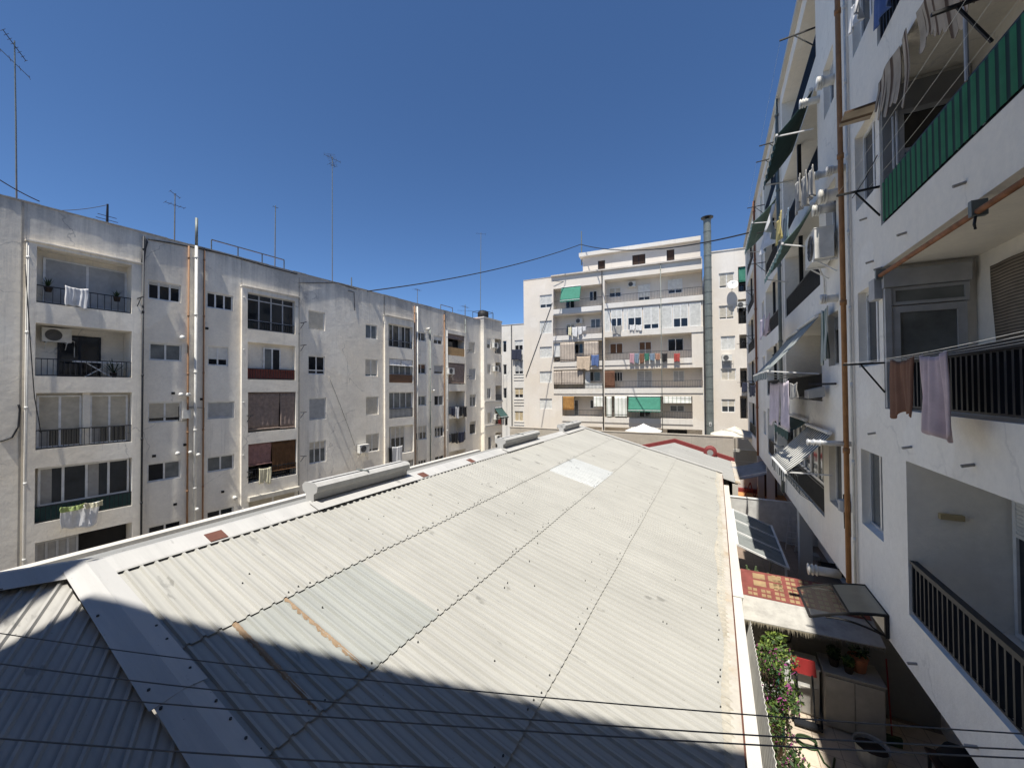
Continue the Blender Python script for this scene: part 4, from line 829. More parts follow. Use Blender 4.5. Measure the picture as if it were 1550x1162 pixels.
# ridge ventilators
for (y0,y1) in ((4.98,7.6),(12.75,15.95),(19.3,22.0)):
    V=[]; sec=[(a*.78,b*.66) for a,b in ((.13,.0),(.15,.20),(.27,.28),(.29,.43),(.20,.52),(.05,.52),(.05,.50),(.19,.50),(.26,.42),(.24,.295),(.12,.215),(.10,.0))]
    vm=MB(); base=Vector((RX,0,RZ+.075))
    for sgn in (1,-1):
        if sgn==1: sc=sec
        else: sc=sec
        for (a,b) in zip(sc,sc[1:]+sc[:1]):
            vm.face([base+Vector((sgn*a[0],y0,a[1])),base+Vector((sgn*b[0],y0,b[1])),base+Vector((sgn*b[0],y1,b[1])),base+Vector((sgn*a[0],y1,a[1]))])
    root=vm.build('ridge_vent','flashing',HALL)
    for y in (y0,y1):
        e=MB(); pts=[(a_*.78,b_*.66) for a_,b_ in ((.16,-.03),(.16,.19),(.29,.27),(.31,.44),(.2,.54),(-.2,.54),(-.31,.44),(-.29,.27),(-.16,.19),(-.16,-.03))]
        A=[base+Vector((a,y-.006,b)) for a,b in pts]; B=[base+Vector((a,y+.006,b)) for a,b in pts]
        e.face(A); e.face(B[::-1])
        for k in range(len(A)): e.face([A[k],A[(k+1)%len(A)],B[(k+1)%len(A)],B[k]])
        e.build('end_plate','flashing',root)
    g=MB(); g.box(RX-.075,RX+.075,y0+.02,y1-.02,RZ+.08,RZ+.26); g.build('throat','gutter_dark',root)
    k=MB(); yy=(y0+y1)/2; k.box(RX-.2,RX+.2,yy-.015,yy+.015,RZ+.425,RZ+.445); k.build('brace','galv',root)
    f=MB(); f.hexa([rp(.1,y0-.1,.085),rp(.40,y0-.1,.07),rp(.40,y1+.1,.07),rp(.1,y1+.1,.085)],[rp(.1,y0-.1,.092),rp(.40,y0-.1,.076),rp(.40,y1+.1,.076),rp(.1,y1+.1,.092)]); f.build('base_flashing','flashing',root)
# gable trim at the far end
m=MB(); m.hexa([rp(-.05,YE-.12,.06),rp(SE+.2,YE-.12,.06),rp(SE+.2,YE+.12,.06),rp(-.05,YE+.12,.06)],[rp(-.05,YE-.12,.10),rp(SE+.2,YE-.12,.10),rp(SE+.2,YE+.12,.10),rp(-.05,YE+.12,.10)])
m.box(RX-7.3,RX-.06,YE+.0,YE+.1,-7.2,-4.3); m.build('verge_trim','flashing',HALL)
# eave: sealed strip, edge band, wall
ez=RZ-SL*SE
m=MB()
def eave(i,j):
    y=-3+(YE+.15+3)*i; s=SE-.07-.05*math.sin(y*.7)*(1-j)-.03*math.sin(y*2.3)*(1-j)+(.13+.07)*j; h=pr2(y)*1.15*(1-j)
    return rp(s,y,h+.010-.0*j)
def pr2(y):
    k=(y/PITCH)%1*PITCH
    return .031 if .092<k<.118 else (.016 if .08<k<.13 else 0)
m.grid(eave,1000,2); m.build('eave_sealing_band','eave_edge',HALL)
m=MB(); ex=RX+SE
m.hexa([Vector((ex+.05,-3,ez-.14)),Vector((ex+.185,-3,ez-.16)),Vector((ex+.185,YE+.2,ez-.16)),Vector((ex+.05,YE+.2,ez-.14))],[Vector((ex+.0,-3,ez-.0)),Vector((ex+.185,-3,ez-.02)),Vector((ex+.185,YE+.2,ez-.02)),Vector((ex+.0,YE+.2,ez-.0))]); m.build('eave_gutter_edge','eave_coating',HALL)
m=MB(); m.box(ex-.1,ex+.15,-3,YE+.1,-7.2,ez-.17); m.box(-14.4,ex-.1,YE-.25,YE-.02,-7.2,-4.35)
m.face([(RX-7.1,YE-.02,-4.36),(ex-.1,YE-.02,-4.36),(RX,YE-.02,RZ-.03)]); m.build('wall','plaster_white',HALL)
m=MB(); m.tube([(ex+.20,-3,ez-.12),(ex+.20,YE,ez-.12)],.014,6); m.build('cable_duct','rust_plate',HALL)
# turned section near the camera
A=Vector((RX,1.80,RZ)); q_=Vector((-.53,-.848,0)); w_=Vector((.848,-.53,0)); S2=.279/ .848*.985
n2=(w_.normalized()*S2+ZZ).normalized()
def tp(q,wd,h): p=A+q_*q+w_*wd; p.z=RZ-S2*wd; return p+n2*h
m=MB(); pr3=[(y,h) for y,h in prof(-8,7)]
last=None
for q,h in pr3:
    w0=max(.10,(.15-.848*q)/.53) if q<.12 else .10
    if w0>8.4: last=None; continue
    cur=[tp(q,w0+(8.5-w0)*f,h-.02) for f in (0,.33,.66,1)]
    if last:
        for a in range(3): m.face([last[a],cur[a],cur[a+1],last[a+1]])
    last=cur
m.build('roof_sheet','roof_sheet_turned',HALL)
m=MB()
for f0,f1 in ((0,.5),(.5,1)):
    P0=tp(7*f0-.05,.22,.055);P1=tp(7*f1,.22,.055);Q0=tp(7*f0-.05,-.05,.085);Q1=tp(7*f1,-.05,.085)
    m.face([P0,P1,Q1,Q0]); m.face([Q0,Q1,Q1-w_*.4-ZZ*.1,Q0-w_*.4-ZZ*.1])
m.build('ridge_cap','flashing',HALL,solid=.004)
m=MB()
for k in range(3):
    s0,s1=[0.02,2.55,5.1][k],[2.6,5.15,8.][k]; lf=.004*(2-k)
    L0,L1=rp(s0,1.64,.046+lf),rp(s1,1.60-.02*k,.046+lf); C0,C1=rp(s0,1.84,.085+lf),rp(s1,1.86,.085+lf); R0,R1=rp(s0,2.02,.052+lf),rp(s1,2.06,.052+lf)
    m.face([L0,L1,C1,C0]); m.face([C0,C1,R1,R0])
m.build('joint_flashing','flashing',HALL,solid=.004)
m=MB(); rnd=random.Random(5)
for s in range(28):
    for yy in (1.67,2.0):
        if rnd.random()<.4: c=rp(.3+s*.26,yy,.065); m.tube([c-nrm*.02,c+nrm*.012],.014,6)
m.build('fixing_screws','gutter_dark',HALL)
# ================================================================ SECOND HALL (red edged gable)
H2=thing('grey_roofed_hall','smaller hall with a grey sheet roof edged in dark red beyond the big white roof','hall',(-2.5,26,-7.2))
PX,PZ,EX,EZ,LX,LZ=-2.6,-3.78,.95,-4.85,-6.3,-4.75; Y0,Y1=22.75,29.4
m=MB(); n=54
def zz2(x): return PZ+(EZ-PZ)*(x-PX)/(EX-PX) if x>PX else PZ+(LZ-PZ)*(x-PX)/(LX-PX)
pp=prof(Y0,Y1)
for xa,xb in ((LX,PX),(PX,EX)):
    m.grid(lambda i,j:Vector((xa+(xb-xa)*j,pp[int(round(i*(len(pp)-1)))][0],zz2(xa+(xb-xa)*j)+pp[int(round(i*(len(pp)-1)))][1]*.6)),len(pp)-1,2)
m.build('roof_sheet','roof_grey',H2)
m=MB()
for xa,xb in ((LX,PX),(PX,EX+.1)):
    m.hexa([Vector((xa,Y1-.1,zz2(xa)-.1)),Vector((xb,Y1-.1,zz2(xb)-.1)),Vector((xb,Y1+.2,zz2(xb)-.1)),Vector((xa,Y1+.2,zz2(xa)-.1))],[Vector((xa,Y1-.1,zz2(xa)+.26)),Vector((xb,Y1-.1,zz2(xb)+.26)),Vector((xb,Y1+.2,zz2(xb)+.26)),Vector((xa,Y1+.2,zz2(xa)+.26))])
m.build('gable_edge','red_paint',H2)
p=YP(1075,684,Y1-.35); t=MB(); t.tube([p+Vector((0,-.25,0)),p+Vector((0,-.2,.0)),p+Vector((0,.3,0))],[.30,.40,.40],22); ro=t.build('extractor_drum','red_paint',H2); g=MB(); g.disc(p+Vector((0,-.26,0)),(0,-1,0),.19,18); g.build('drum_hub','roof_grey',ro)
m=MB(); m.box(LX,EX,Y1-.05,Y1+.1,-7.2,-5.0); m.box(EX-.25,EX,Y0,Y1-.06,-7.2,EZ-.05); m.build('wall','plaster_white',H2)
m=MB(); m.face([(EX-.12,Y0,EZ+.05),(EX+.12,Y0,EZ+.0),(EX+.12,Y1-.1,EZ+.0),(EX-.12,Y1-.1,EZ+.05)]); m.build('eave_edge','eave_coating',H2,solid=.06)
# courtyard cross wall
cw=MB(); wy=31.1
cw.box(-16.7,1.05,wy,wy+.28,-7.2,-3.42); cw.box(-16.75,1.1,wy-.03,wy+.31,-3.417,-3.36)
solo(cw,'courtyard_wall','plaster_wall','long stained beige masonry wall crossing the courtyard behind the red edged roof','wall')
cw=MB(); cw.box(1.1,5.2,38.8,39.05,-7.2,-4.05); solo(cw,'courtyard_wall','plaster_wall','short beige masonry wall section behind the far terrace, under the cream parasol','wall')
def parasol(c,r,h,mat,label):
    t=thing('parasol',label,'parasol',c); c=Vector(c); m=MB(); n=8
    top=c+ZZ*h; 
    for k in range(n):
        a,b=6.28318*k/n+.39,6.28318*(k+1)/n+.39; p=Vector((math.cos(a)*r,math.sin(a)*r,-.62)); q=Vector((math.cos(b)*r,math.sin(b)*r,-.62)); mid=(p+q)/2*.96
        for f0,f1 in ((0.02,.5),(.5,1)):
            s0,s1=-.03*math.sin(f0*3.14),-.06*math.sin(f1*3.1)
            m.face([top+p*f0,top+q*f0,top+q*f1+ZZ*s1,top+p*f1+ZZ*s1])
        m.face([top+p-ZZ*0,top+q,top+q-ZZ*.16,top+mid-ZZ*.1,top+p-ZZ*.16])
    m.build('canopy',mat,t,solid=.008); m=MB(); m.tube([c,top+ZZ*.06],.03,8); m.build('pole','white_metal',t); m=MB(); m.tube([c,c+ZZ*.1],.25,12); m.build('base','concrete',t)
p=YP(974,641,35.5); parasol((p.x,p.y,-7.2),1.6,p.z+7.2,'parasol','white parasol open in front of the lowest gallery of the white building')
p=YP(1112,645,33.6); parasol((p.x,p.y,-7.2),1.75,p.z+7.2,'parasol_cream','cream parasol under the narrow white building beside the tall flue')
# ================================================================ NEAR RIGHT BUILDING
ZR=6.18; dR=dirvp(1078); FR=Frame(W2((1340-CX)/FPX*ZR,ZR),dR,(-dR.y,dR.x))
NR=thing('apartment_building','tall shaded white apartment building along the right with washing and awnings','apartment block',FR.P(8,-7.2,-4))
FLR=[-3.26,-.34,2.62,5.57,8.5]; HR=[]; RTOP=11.25; DL=1.05; U1=27.4
P=FR.P; FE=Frame(FR.P(0,0,0),-FR.n,-FR.d)      # loggia end wall seen from the camera (u = depth)
def rwin(u0,u1,z0,z1,d=.2,**k): HR.append([u0,u1,z0,z1,d]); return window(FR,NR,[u0,u1,z0,z1],-d+.08,**k)
lowL=FR.uz(1374,820)[0]
bays={}
for i,zf in enumerate(FLR):
    e0=lowL if i==0 else .03
    HR.append([-6.6,e0,zf,zf+(2.2 if i==0 else 2.28),DL]); bays[(0,i)]=[-6.6,e0,zf,zf+2.25]
    rwin(.2,1.22,zf+.72,zf+2.12,n=2,gm='glass_pale' if i==0 else 'glass',frame='white_metal' if i!=0 else 'alu',shut=.12 if i==1 else 0,sm='shutter_grey',fw_=.06,sill=.03 if i==0 else False,curt=0)
    if i!=0: rwin(2.5,3.35,zf+.85,zf+2.05,n=2,gm='glass_dark',shut=.3*(i%2),sm='shutter_grey')
    else: rwin(2.45,3.5,zf+.55,zf+2.0,n=2,gm='glass',sill=.05)
    HR.append([4.0,9.25,zf,zf+2.25,DL]); bays[(1,i)]=[4.0,9.25,zf,zf+2.25]
    HR.append([10.25,15.0,zf,zf+2.25,DL]); bays[(2,i)]=[10.25,15.0,zf,zf+2.25]
    rwin(15.7,16.7,zf+.8,zf+2.05,n=2,gm='glass',shut=.4*((i+1)%2)); rwin(19.4,20.4,zf+.8,zf+2.05,n=2,gm='glass_dark')
    HR.append([21.0,26.2,zf,zf+2.25,DL]); bays[(3,i)]=[21.0,26.2,zf,zf+2.25]
m=MB(); wallface(m,FR,-8.3,U1,-4.05,RTOP,HR,0)
m.face([P(-8.3,-4.05,0),P(U1,-4.05,0),P(U1,-4.05,-1.7),P(-8.3,-4.05,-1.7)])
m.face([P(U1,-4.05,0),P(U1,RTOP,0),P(U1,RTOP,-10),P(U1,-4.05,-10)]); m.face([P(-8.3,-4.05,-10),P(U1,-4.05,-10),P(U1,RTOP,-10),P(-8.3,RTOP,-10)])
HLO=[[1.2,2.3,-7.15,-5.0,.2],[5.4,6.6,-7.15,-5.0,.2],[9.2,10.6,-7.15,-5.0,.2],[16.0,17.4,-7.15,-5,.2],[-.6,.5,-7.15,-5.0,.2]]
wallface(m,FR,-8.3,U1,-7.2,-4.05,HLO,-1.7)
m.face([P(U1,-7.2,-1.7),P(U1,-4.05,-1.7),P(U1,-4.05,-10),P(U1,-7.2,-10)])
m.build('wall','plaster_right',NR)
m=MB(); m.fbox(FR,-8.3,U1+.1,RTOP+.003,RTOP+.16,-10,.12); m.build('cornice','plaster_white',NR)
for h in HLO:
    m=MB(); m.fbox(FR,h[0]+.02,h[1]-.02,h[2]+.01,h[3]-.02,-1.88,-1.83); m.build('terrace_door','interior_dark' if h[0]<2 else 'glass_dark',NR)
for u in (7.9,16.6,21.5):
    m=MB(); m.fbox(FR,u,u+.35,-7.19,-4.053,-.45,-.1); m.build('pillar','plaster_white',NR)
# inner doors and railings of bays 1-3
for (b,i),r in bays.items():
    if b==0: continue
    for k,(f0,f1) in enumerate(((.12,.38),(.6,.82))):
        a=r[0]+(r[1]-r[0])*f0; c=r[0]+(r[1]-r[0])*f1
        window(FR,NR,[a,c,r[2]+(.02 if k==0 else .7),r[3]-.2],-DL+.05,n=2,gm='glass_dark',frame='grey_frame',shut=.3*((b+i)%3==0),sm='shutter_grey')
    if (b,i)==(1,0): continue
    rl=railing(FR,NR,r[0]+.02,r[1]-.02,r[2]+.02,r[2]+.72,-.06,.11,'dark_metal',.03,deep=.02)
    m=MB(); m.fbox(FR,r[0]+.03,r[1]-.03,r[2]+.04,r[2]+.68,-.12,-.1); m.build('screen','dark_metal',rl)
    if b>1 or i in(2,3): 
        m=MB(); uu=(r[0]+r[1])/2+.3; m.fbox(FR,uu-.05,uu+.05,r[2],r[3]-.003,-.16,-.06); m.build('post','dark_metal',NR)
# bay 0, eye level: flat bar railing, glazed door in the end wall, bamboo blind
z0=FLR[1]; rl=railing(FR,NR,-6.5,.0,z0+.03,z0+.72,-.06,.105,'dark_metal',.036,deep=.02); m=MB(); m.fbox(FR,-6.5,-.62,z0+.70,z0+.78,-.10,.0); m.build('handrail','black',rl)
window(FE,NR,[.08,.92,z0+.02,z0+1.62],.05,n=1,gm='ribbed_glass',frame='grey_frame',fw_=.10,name='glazed_door'); window(FE,NR,[.08,.95,z0+1.64,z0+1.92],.05,n=1,gm='ribbed_glass',frame='grey_frame',fw_=.05,name='transom_window')
m=MB(); m.fbox(FE,-.02,.96,z0+1.93,z0+2.2,.003,.1); m.build('lintel_box','grey_frame',NR)
m=MB(); m.fbox(FR,.03,.28,z0+1.78,z0+2.12,.003,.10); m.build('awning_bracket_box','grey_frame',NR)
m=MB(); m.fbox(FE,.0,.075,z0+.02,z0+1.92,.003,.07); m.build('corner_post','grey_frame',NR)
r=FR.R(1506,405,1600,600,-DL+.04); 
# bay 0, green railing above
z2=FLR[2]; rl=railing(FR,NR,-6.5,.0,z2+.02,z2+.72,-.05,.16,'dark_metal',.03,deep=.02)
m=MB(); n=60; m.grid(lambda i,j:P(-5.2+5.17*i,z2+.05+.62*j,-.012+.003*math.sin(i*5.17*6.6*6.28)),n*6,1); m.build('green_screen','green_slats',rl,solid=.006)
m=MB(); m.fbox(FE,.02,.98,z2+.02,z2+2.2,.004,.03); m.build('end_wall_tiling','grey_tile',NR)
window(FE,NR,[.2,.92,z2+.05,z2+1.75],.08,n=1,gm='glass_dark',frame='grey_frame',rail=.62,name='glazed_door')
m=MB(); m.fbox(FR,-5.5,-.5,z2+.05,z2+2.0,-DL+.02,-DL+.06); m.build('balcony_glazing','glass_dark',NR)
for u in (-.42,-.55,-2.3):
    m=MB(); m.tube([P(u,z2+.7,-.03),P(u,z2+1.5+.1*(u<-2),-.03)],.02,8); m.build('post','grey_frame',NR)
# bay 0, lower
z1=FLR[0]; railing(FR,NR,-6.5,lowL-.02,z1+.02,z1+.74,-.05,.115,'dark_metal',.03,deep=.02); m=MB(); m.fbox(FR,-6.5,lowL-.02,z1+.745,z1+.785,-.09,-.01); m.build('handrail','dark_metal',NR)
FE0=Frame(FR.P(lowL,0,0),-FR.n,-FR.d)
u,z=FE0.uz(1438,781); m=MB(); m.fbox(FE0,u-.12,u+.12,z-.04,z+.035,.003,.07); m.build('wall_lamp','lamp_beige',NR)
window(FR,NR,[lowL-1.9,lowL-.06,z1+.02,z1+2.05],-DL+.06,n=2,shut=.36,sm='shutter_white',gm='glass_dark',name='balcony_door')
# bay 0, upper floors: railings
for i in (3,4):
    railing(FR,NR,-6.5,.0,FLR[i]+.02,FLR[i]+.72,-.05,.12,'dark_metal',.03,deep=.02)
# enclosed gallery on the first floor of bay 1
r=bays[(1,0)]
for k in range(3):
    a=r[0]+.03+(r[1]-r[0]-.06)*k/3; b=r[0]+.03+(r[1]-r[0]-.06)*(k+1)/3-.05
    window(FR,NR,[a,b,r[2]+.75,r[3]-.05],-.05,n=2,gm='glass',curt=k%2+1,fw_=.07)
m=MB(); m.fbox(FR,r[0],r[1],r[2]+.0,r[2]+.74,-.2,-.12); m.build('enclosure_panel','grey_frame',NR); railing(FR,NR,r[0]+.02,r[1]-.02,r[2]+.02,r[2]+.7,-.05,.11,'dark_metal',.025)
# scuppers in the parapet beams
for px,py in ((1372,352),(1462,276),(1335,405),(1325,655),(1380,676),(1475,703),(1312,330),(1388,1004),(1480,1130),(1322,395)):
    u,z=FR.uz(px,py); m=MB(); m.tube([P(u,z,0),P(u+.0,z-.025,.10)],.018,8); m.build('scupper','concrete',NR)
# --- fittings
blind(FR,-5.0,FR.uz(1507,500,-DL+.06)[0],FLR[1]+.05,FLR[1]+2.0,-DL+.08,'bamboo_grey','brown bamboo blind on the back wall of the eye level balcony at right',folds=.3,roll=False)
t=thing('awning_roller','rust stained awning roller bar under the ceiling of the eye level balcony','awning',P(-.05,1.77,.03)); m=MB(); m.tube([P(-.05,1.80,.05),P(-5.2,1.76,.05)],.032,10); m.build('bar','rust_pipe',t,smooth=True)
for u in (-.03,-2.6): 
    m=MB(); m.fbox(FR,u-.03,u+.03,1.74,1.9,-.02,.1); m.build('bracket','galv',t)
m=MB(); m.tube([P(-2.6,1.74,.06),P(-2.6,1.66,.07),P(-2.57,1.62,.05)],.012,6); m.build('crank_eye','dark_metal',t)
# torn striped awning above the green railing
t=thing('torn_awning','torn brown striped awning hanging in rags above the green balcony railing','awning',P(-1,4.9,.05))
rnd=random.Random(11); m=MB(); us=[-.1-k*.11 for k in range(36)]
for k,(a,b) in enumerate(zip(us,us[1:])):
    L0=.5+.4*abs(math.sin(k*.23))+rnd.uniform(-.12,.12); zt=z2+2.26
    if rnd.random()<.14: continue
    m.grid(lambda i,j:P(a+(b-a)*i+.02*j*math.sin(j*4+k*.3),zt-(L0)*j*(1-.25*(i-.5)**2),.05+.06*j*math.sin(j*2+(a+(b-a)*i)*1.7)+.02*math.sin((a+(b-a)*i)*9)),2,5)
m.build('rag','awning_stripe_brown',t,solid=.006)
m=MB(); m.hexa([P(.05,z2+2.05,0.),P(.42,z2+2.0,0.),P(.40,z2+1.98,.42),P(.08,z2+2.02,.42)],[P(.05,z2+2.08,0.),P(.42,z2+2.03,0.),P(.40,z2+2.0,.42),P(.08,z2+2.05,.42)]); m.build('side_flap','awning_stripe_brown',t)
# clothes racks (arms with lines)
def rack(u0,u1,z,L,label,lines=4,brace=True,wires=True):
    t=thing('clothes_rack',label,'clothes rack',P(u0,z,0)); 
    for u in (u0,u1):
        m=MB(); m.bar(P(u,z,-.02),P(u,z-.02,L),.035,.03); 
        if brace: m.bar(P(u,z-.48,-.0),P(u,z-.03,L*.55),.022)
        m.build('arm','black',t)
    if wires:
        m=MB()
        for k in range(lines):
            o=L*(.25+.72*k/(lines-1)); m.tube([P(u0+(u1-u0)*f,z+.01-.05*4*f*(1-f),o) for f in [x/10 for x in range(11)]],.002,5)
        m.build('line','white_plastic',t)
    return t
rack(.02,-4.6,FLR[1]+.74,.52,'black clothes rack on the eye level balcony, brown and pink towels on it',4)
rack(.06,-4.8,FLR[2]+.66,.55,'black clothes rack with lines outside the green balcony railing',3)
u,z=FR.uz(1500,-2,.0); rack(u,u-1.5,z+.05,.42,'black bracket arm sticking out at the top of the green balcony',2,True,False)
for (b,i,z,l) in ((1,4,.1,'black rack arms on the top floor left of the orange pipe'),(2,4,.1,'black rack arms on the top floor beyond the grey downpipe'),(2,3,.1,'black rack arms on the fourth floor beyond the grey downpipe'),(3,3,.1,'black rack arms on the fourth floor at the far end'),(3,2,.1,'black rack arms on the third floor at the far end'),(3,1,.1,'black rack arms at eye level at the far end')):
    r=bays[(b,i)]; rack(r[0]+.1,r[1]-.1,r[2]+.72+z,.75,l,3,True)
# towels, eye level
r=FR.R(1352,556,1389,625,.32); cloth(FR,r[1],r[0],FLR[1]+.72,FLR[1]-.02,.34,'cloth_brown','brown towel hung outside the eye level balcony railing',cat='towel',name='towel',am=.02)
r=FR.R(1393,556,1438,640,.32); cloth(FR,r[1],r[0],FLR[1]+.73,FLR[1]-.16,.32,'cloth_pink','pale pink towel hung beside the brown one outside the eye level balcony',cat='towel',name='towel',ph=2,am=.035)
# awnings
r=bays[(1,3)]; awning(FR,r[0]+.1,r[0]+3.0,r[3]-.1,.05,r[2]+1.2,.85,'awning_dark_green','dark green awning let down on the fourth floor left of the orange pipe',armz=r[2]+1.15)
r=bays[(1,2)]; awning(FR,r[0]+.2,r[1]-1.2,r[3]-.1,.05,r[2]+1.25,.75,'awning_fade_green','faded green awning on the third floor above the striped grey awnings',armz=r[2]+1.05)
r=bays[(1,1)]; awning(FR,r[0]+.0,r[0]+2.2,r[3]-.1,.05,r[2]+.8,1.15,'awning_stripe_grey','grey striped awning on the second floor, nearer one of two',val=.22,armz=r[2]+.7); awning(FR,r[0]+2.3,r[0]+4.4,r[3]-.15,.05,r[2]+.8,1.1,'awning_stripe_grey','grey striped awning on the second floor, farther one of two',val=.22,armz=r[2]+.7)
awning(FR,2.9,5.3,-1.05,.06,-2.0,.95,'awning_stripe_bold','small bold black and white striped awning over the enclosed first floor gallery',val=.28,armz=-2.0)
awning(FR,5.5,8.2,-.95,.05,-1.25,.5,'awning_dark_green','dark green awning almost rolled up over the enclosed first floor gallery',val=.3,arms=False)
r=bays[(2,3)]; awning(FR,r[0]+.2,r[1]-.6,r[3]-.1,.05,r[2]+1.3,.9,'awning_fade_green','faded green awning on the fourth floor beyond the grey downpipe',armz=r[2]+1.2)
r=bays[(1,1)]; cloth(FR,2.75,3.3,r[2]+2.2,r[2]+.95,.12,'drape_stripe','green and white striped drape hanging by the orange pipe',cat='drape',name='drape')
# washing
def rh_(x0,y0,x1,y1,o,mat,label,**k):
    r=FR.R(x0,y0,x1,y1,o); a,b=sorted(r[:2]); zt,zb=FR.uz((x0+x1)/2,y0,o)[1],FR.uz((x0+x1)/2,y1,o)[1]; cloth(FR,a,b,zt,zb,o,mat,label,**k)
rh_(1166,578,1182,642,.7,'cloth_lilac','long pale lilac sheet under the grey striped awnings, farther one'); rh_(1181,576,1195,645,.75,'cloth_lilac','long pale lilac sheet under the grey striped awnings, nearer one',ph=2); rh_(1197,578,1208,602,.7,'curtain','small grey cloth beside the lilac sheets',ph=1)
rh_(1157,330,1175,368,.8,'cloth_white','white sheet billowing on the fourth floor beyond the grey downpipe',am=.12); rh_(1176,326,1184,364,.8,'cloth_yellow','yellow cloth between a white sheet and grey clothes on the fourth floor')
for k,(a,b,c,d) in enumerate(((1186,322,1195,368),(1205,268,1213,318),(1214,262,1222,312),(1223,255,1231,300))): rh_(a,b,c,d,.55,'curtain' if k else 'cloth_denim',('grey blue trousers','grey top, farthest of three','grey top, middle of three','grey top, nearest of three')[k]+' hung under the dark green awning',ph=k)
rh_(1151,480,1158,510,.75,'cloth_lilac','pink lilac shirt on the rack at the far end, farther half'); rh_(1159,477,1166,505,.75,'cloth_pink','pink lilac shirt on the rack at the far end, nearer half')
rh_(1136,582,1144,600,.9,'cloth_navy','navy washing bundle at the far end of the right building')
cloth(FR,-.9,-.3,FLR[3]+.72,FLR[3]+.05,.1,'cloth_blue','blue cloth over the top right balcony railing'); cloth(FR,-.2,.25,FLR[3]+.95,FLR[3]+.5,.25,'cloth_white','crumpled white plastic sheet on the top right balcony rail',am=.08)
# pipes
def rp_(px,py0,o,zb,zt,r,mat,label,**k):
    u=FR.uz(px,py0,o)[0]; return pipe([P(u,zt,o),P(u,zb,o)],r,mat,label,**k)
rp_(1277,480,.12,-3.85,RTOP-.1,.046,'orange_pipe_near','orange brown gas pipe running up the near right building')
rp_(1287,480,.05,-3.95,RTOP-.1,.02,'white_paint','thin white pipe beside the orange brown pipe of the near right building',collars=1.5)
u=9.72; pipe([P(u,RTOP,.1),P(u,-4.0,.1)],.06,'galv','grey downpipe between two balcony stacks of the near right building')
u=18.9; pipe([P(u,RTOP,.1),P(u,-4.0,.1)],.06,'brown_pipe','rusty brown downpipe at the far end of the near right building')
m_=[(1272,293,.16,.36,'white double flue canister by the orange pipe, above the small window'),(1256,262,.10,.3,'small white flue stub above the double canister'),(1262,314,.13,.38,'ribbed white flue below the double canister'),(1268,451,.11,.3,'white ribbed flue by the orange pipe above the striped drape'),(1240,150,.11,.4,'ribbed white flue on the upper floor left of the orange pipe'),(1262,120,.14,.3,'white louvred flue box high left of the orange pipe'),(1292,672,.07,.75,'long shiny flue pipe across the orange pipe above the striped awning'),(1279,254,.1,.3,'grey flue stub right of the orange pipe'),(1268,868,.13,.55,'thick white flue low on the right building above the red oilcloth')]
for x,y,r,L,l in m_:
    u,z=FR.uz(x,y); vent(P(u,z,0),FR.n-FR.d*.0,r*.75,L,l,mat='alu' if 'shiny' in l else 'white_plastic')
u,z=FR.uz(1259,398); ac(FR,u-.1,z,0,'large air conditioner on brackets above the faded green awning',w=.95,h=.66,d=.34)
for x,y,l in ((1194,672,'upper of two stacked air conditioners beside the enclosed gallery'),(1194,701,'lower of two stacked air conditioners beside the enclosed gallery')):
    u,z=FR.uz(x,y); ac(FR,u+.15,z,.0,l,w=.8)
u,z=FR.uz(1253,600); t=thing('meter_box','grey meter box on a pipe arm under the grey striped awnings','meter box',P(u,z,0)); m=MB(); m.hexa([P(u-.2,z,.1),P(u+.2,z,.1),P(u+.2,z-.05,.42),P(u-.2,z-.05,.42)],[P(u-.2,z+.24,.1),P(u+.2,z+.24,.1),P(u+.2,z+.15,.42),P(u-.2,z+.15,.42)]); m.build('casing','grey_plastic',t); m=MB(); m.tube([P(u-.9,z+.3,.05),P(u,z+.3,.2),P(u+.3,z+.3,.3)],.025,8); m.build('pipe_arm','dark_metal',t)
u,z=FR.uz(1288,775); t=thing('gas_meter','gas meter with bent pipes at the foot of the orange pipe','gas meter',P(u,z,0)); m=MB(); m.tube([P(u+.05,z,.08),P(u+.05,z+.22,.08)],.11,12); m.build('canister','grey_plastic',t); m=MB(); m.tube([P(u+.2,z-.4,.05),P(u+.2,z+.3,.06),P(u-.05,z+.36,.1),P(u-.05,z+.1,.1)],.018,6); m.tube([P(u-.15,z+.4,.05),P(u-.15,z-.45,.05)],.014,6); m.build('bent_pipe','dark_metal',t)
t=thing('wire_basket','grey wire rack bulging out over the first floor parapet','rack',P(6.5,-3.1,0)); m=MB()
for k in range(9):
    a=5.2+k*.42; m.tube([P(a,-2.35,.02),P(a+.05,-2.5,.35),P(a+.02,-3.0,.30),P(a,-3.2,.01)],.012,5)
for z,o in ((-2.5,.35),(-2.75,.33),(-3.0,.30)): m.tube([P(5.2,z,o),P(8.6,z,o)],.012,5)
m.build('wire','galv',t)
t=thing('lantern','black lantern hung on a balcony beyond the grey downpipe','lantern',P(10.9,4.2,-.3)); z=FLR[1]+2.2; m=MB(); m.tube([P(10.9,z,.1),P(10.9,z-.4,.1)],.015,6); m.build('hanger','black',t); m=MB(); m.tube([P(10.9,z-.4,.1),P(10.9,z-.5,.1),P(10.9,z-.52,.1),P(10.9,z-.75,.1)],[.03,.17,.12,.08],8); m.build('shade','black',t)
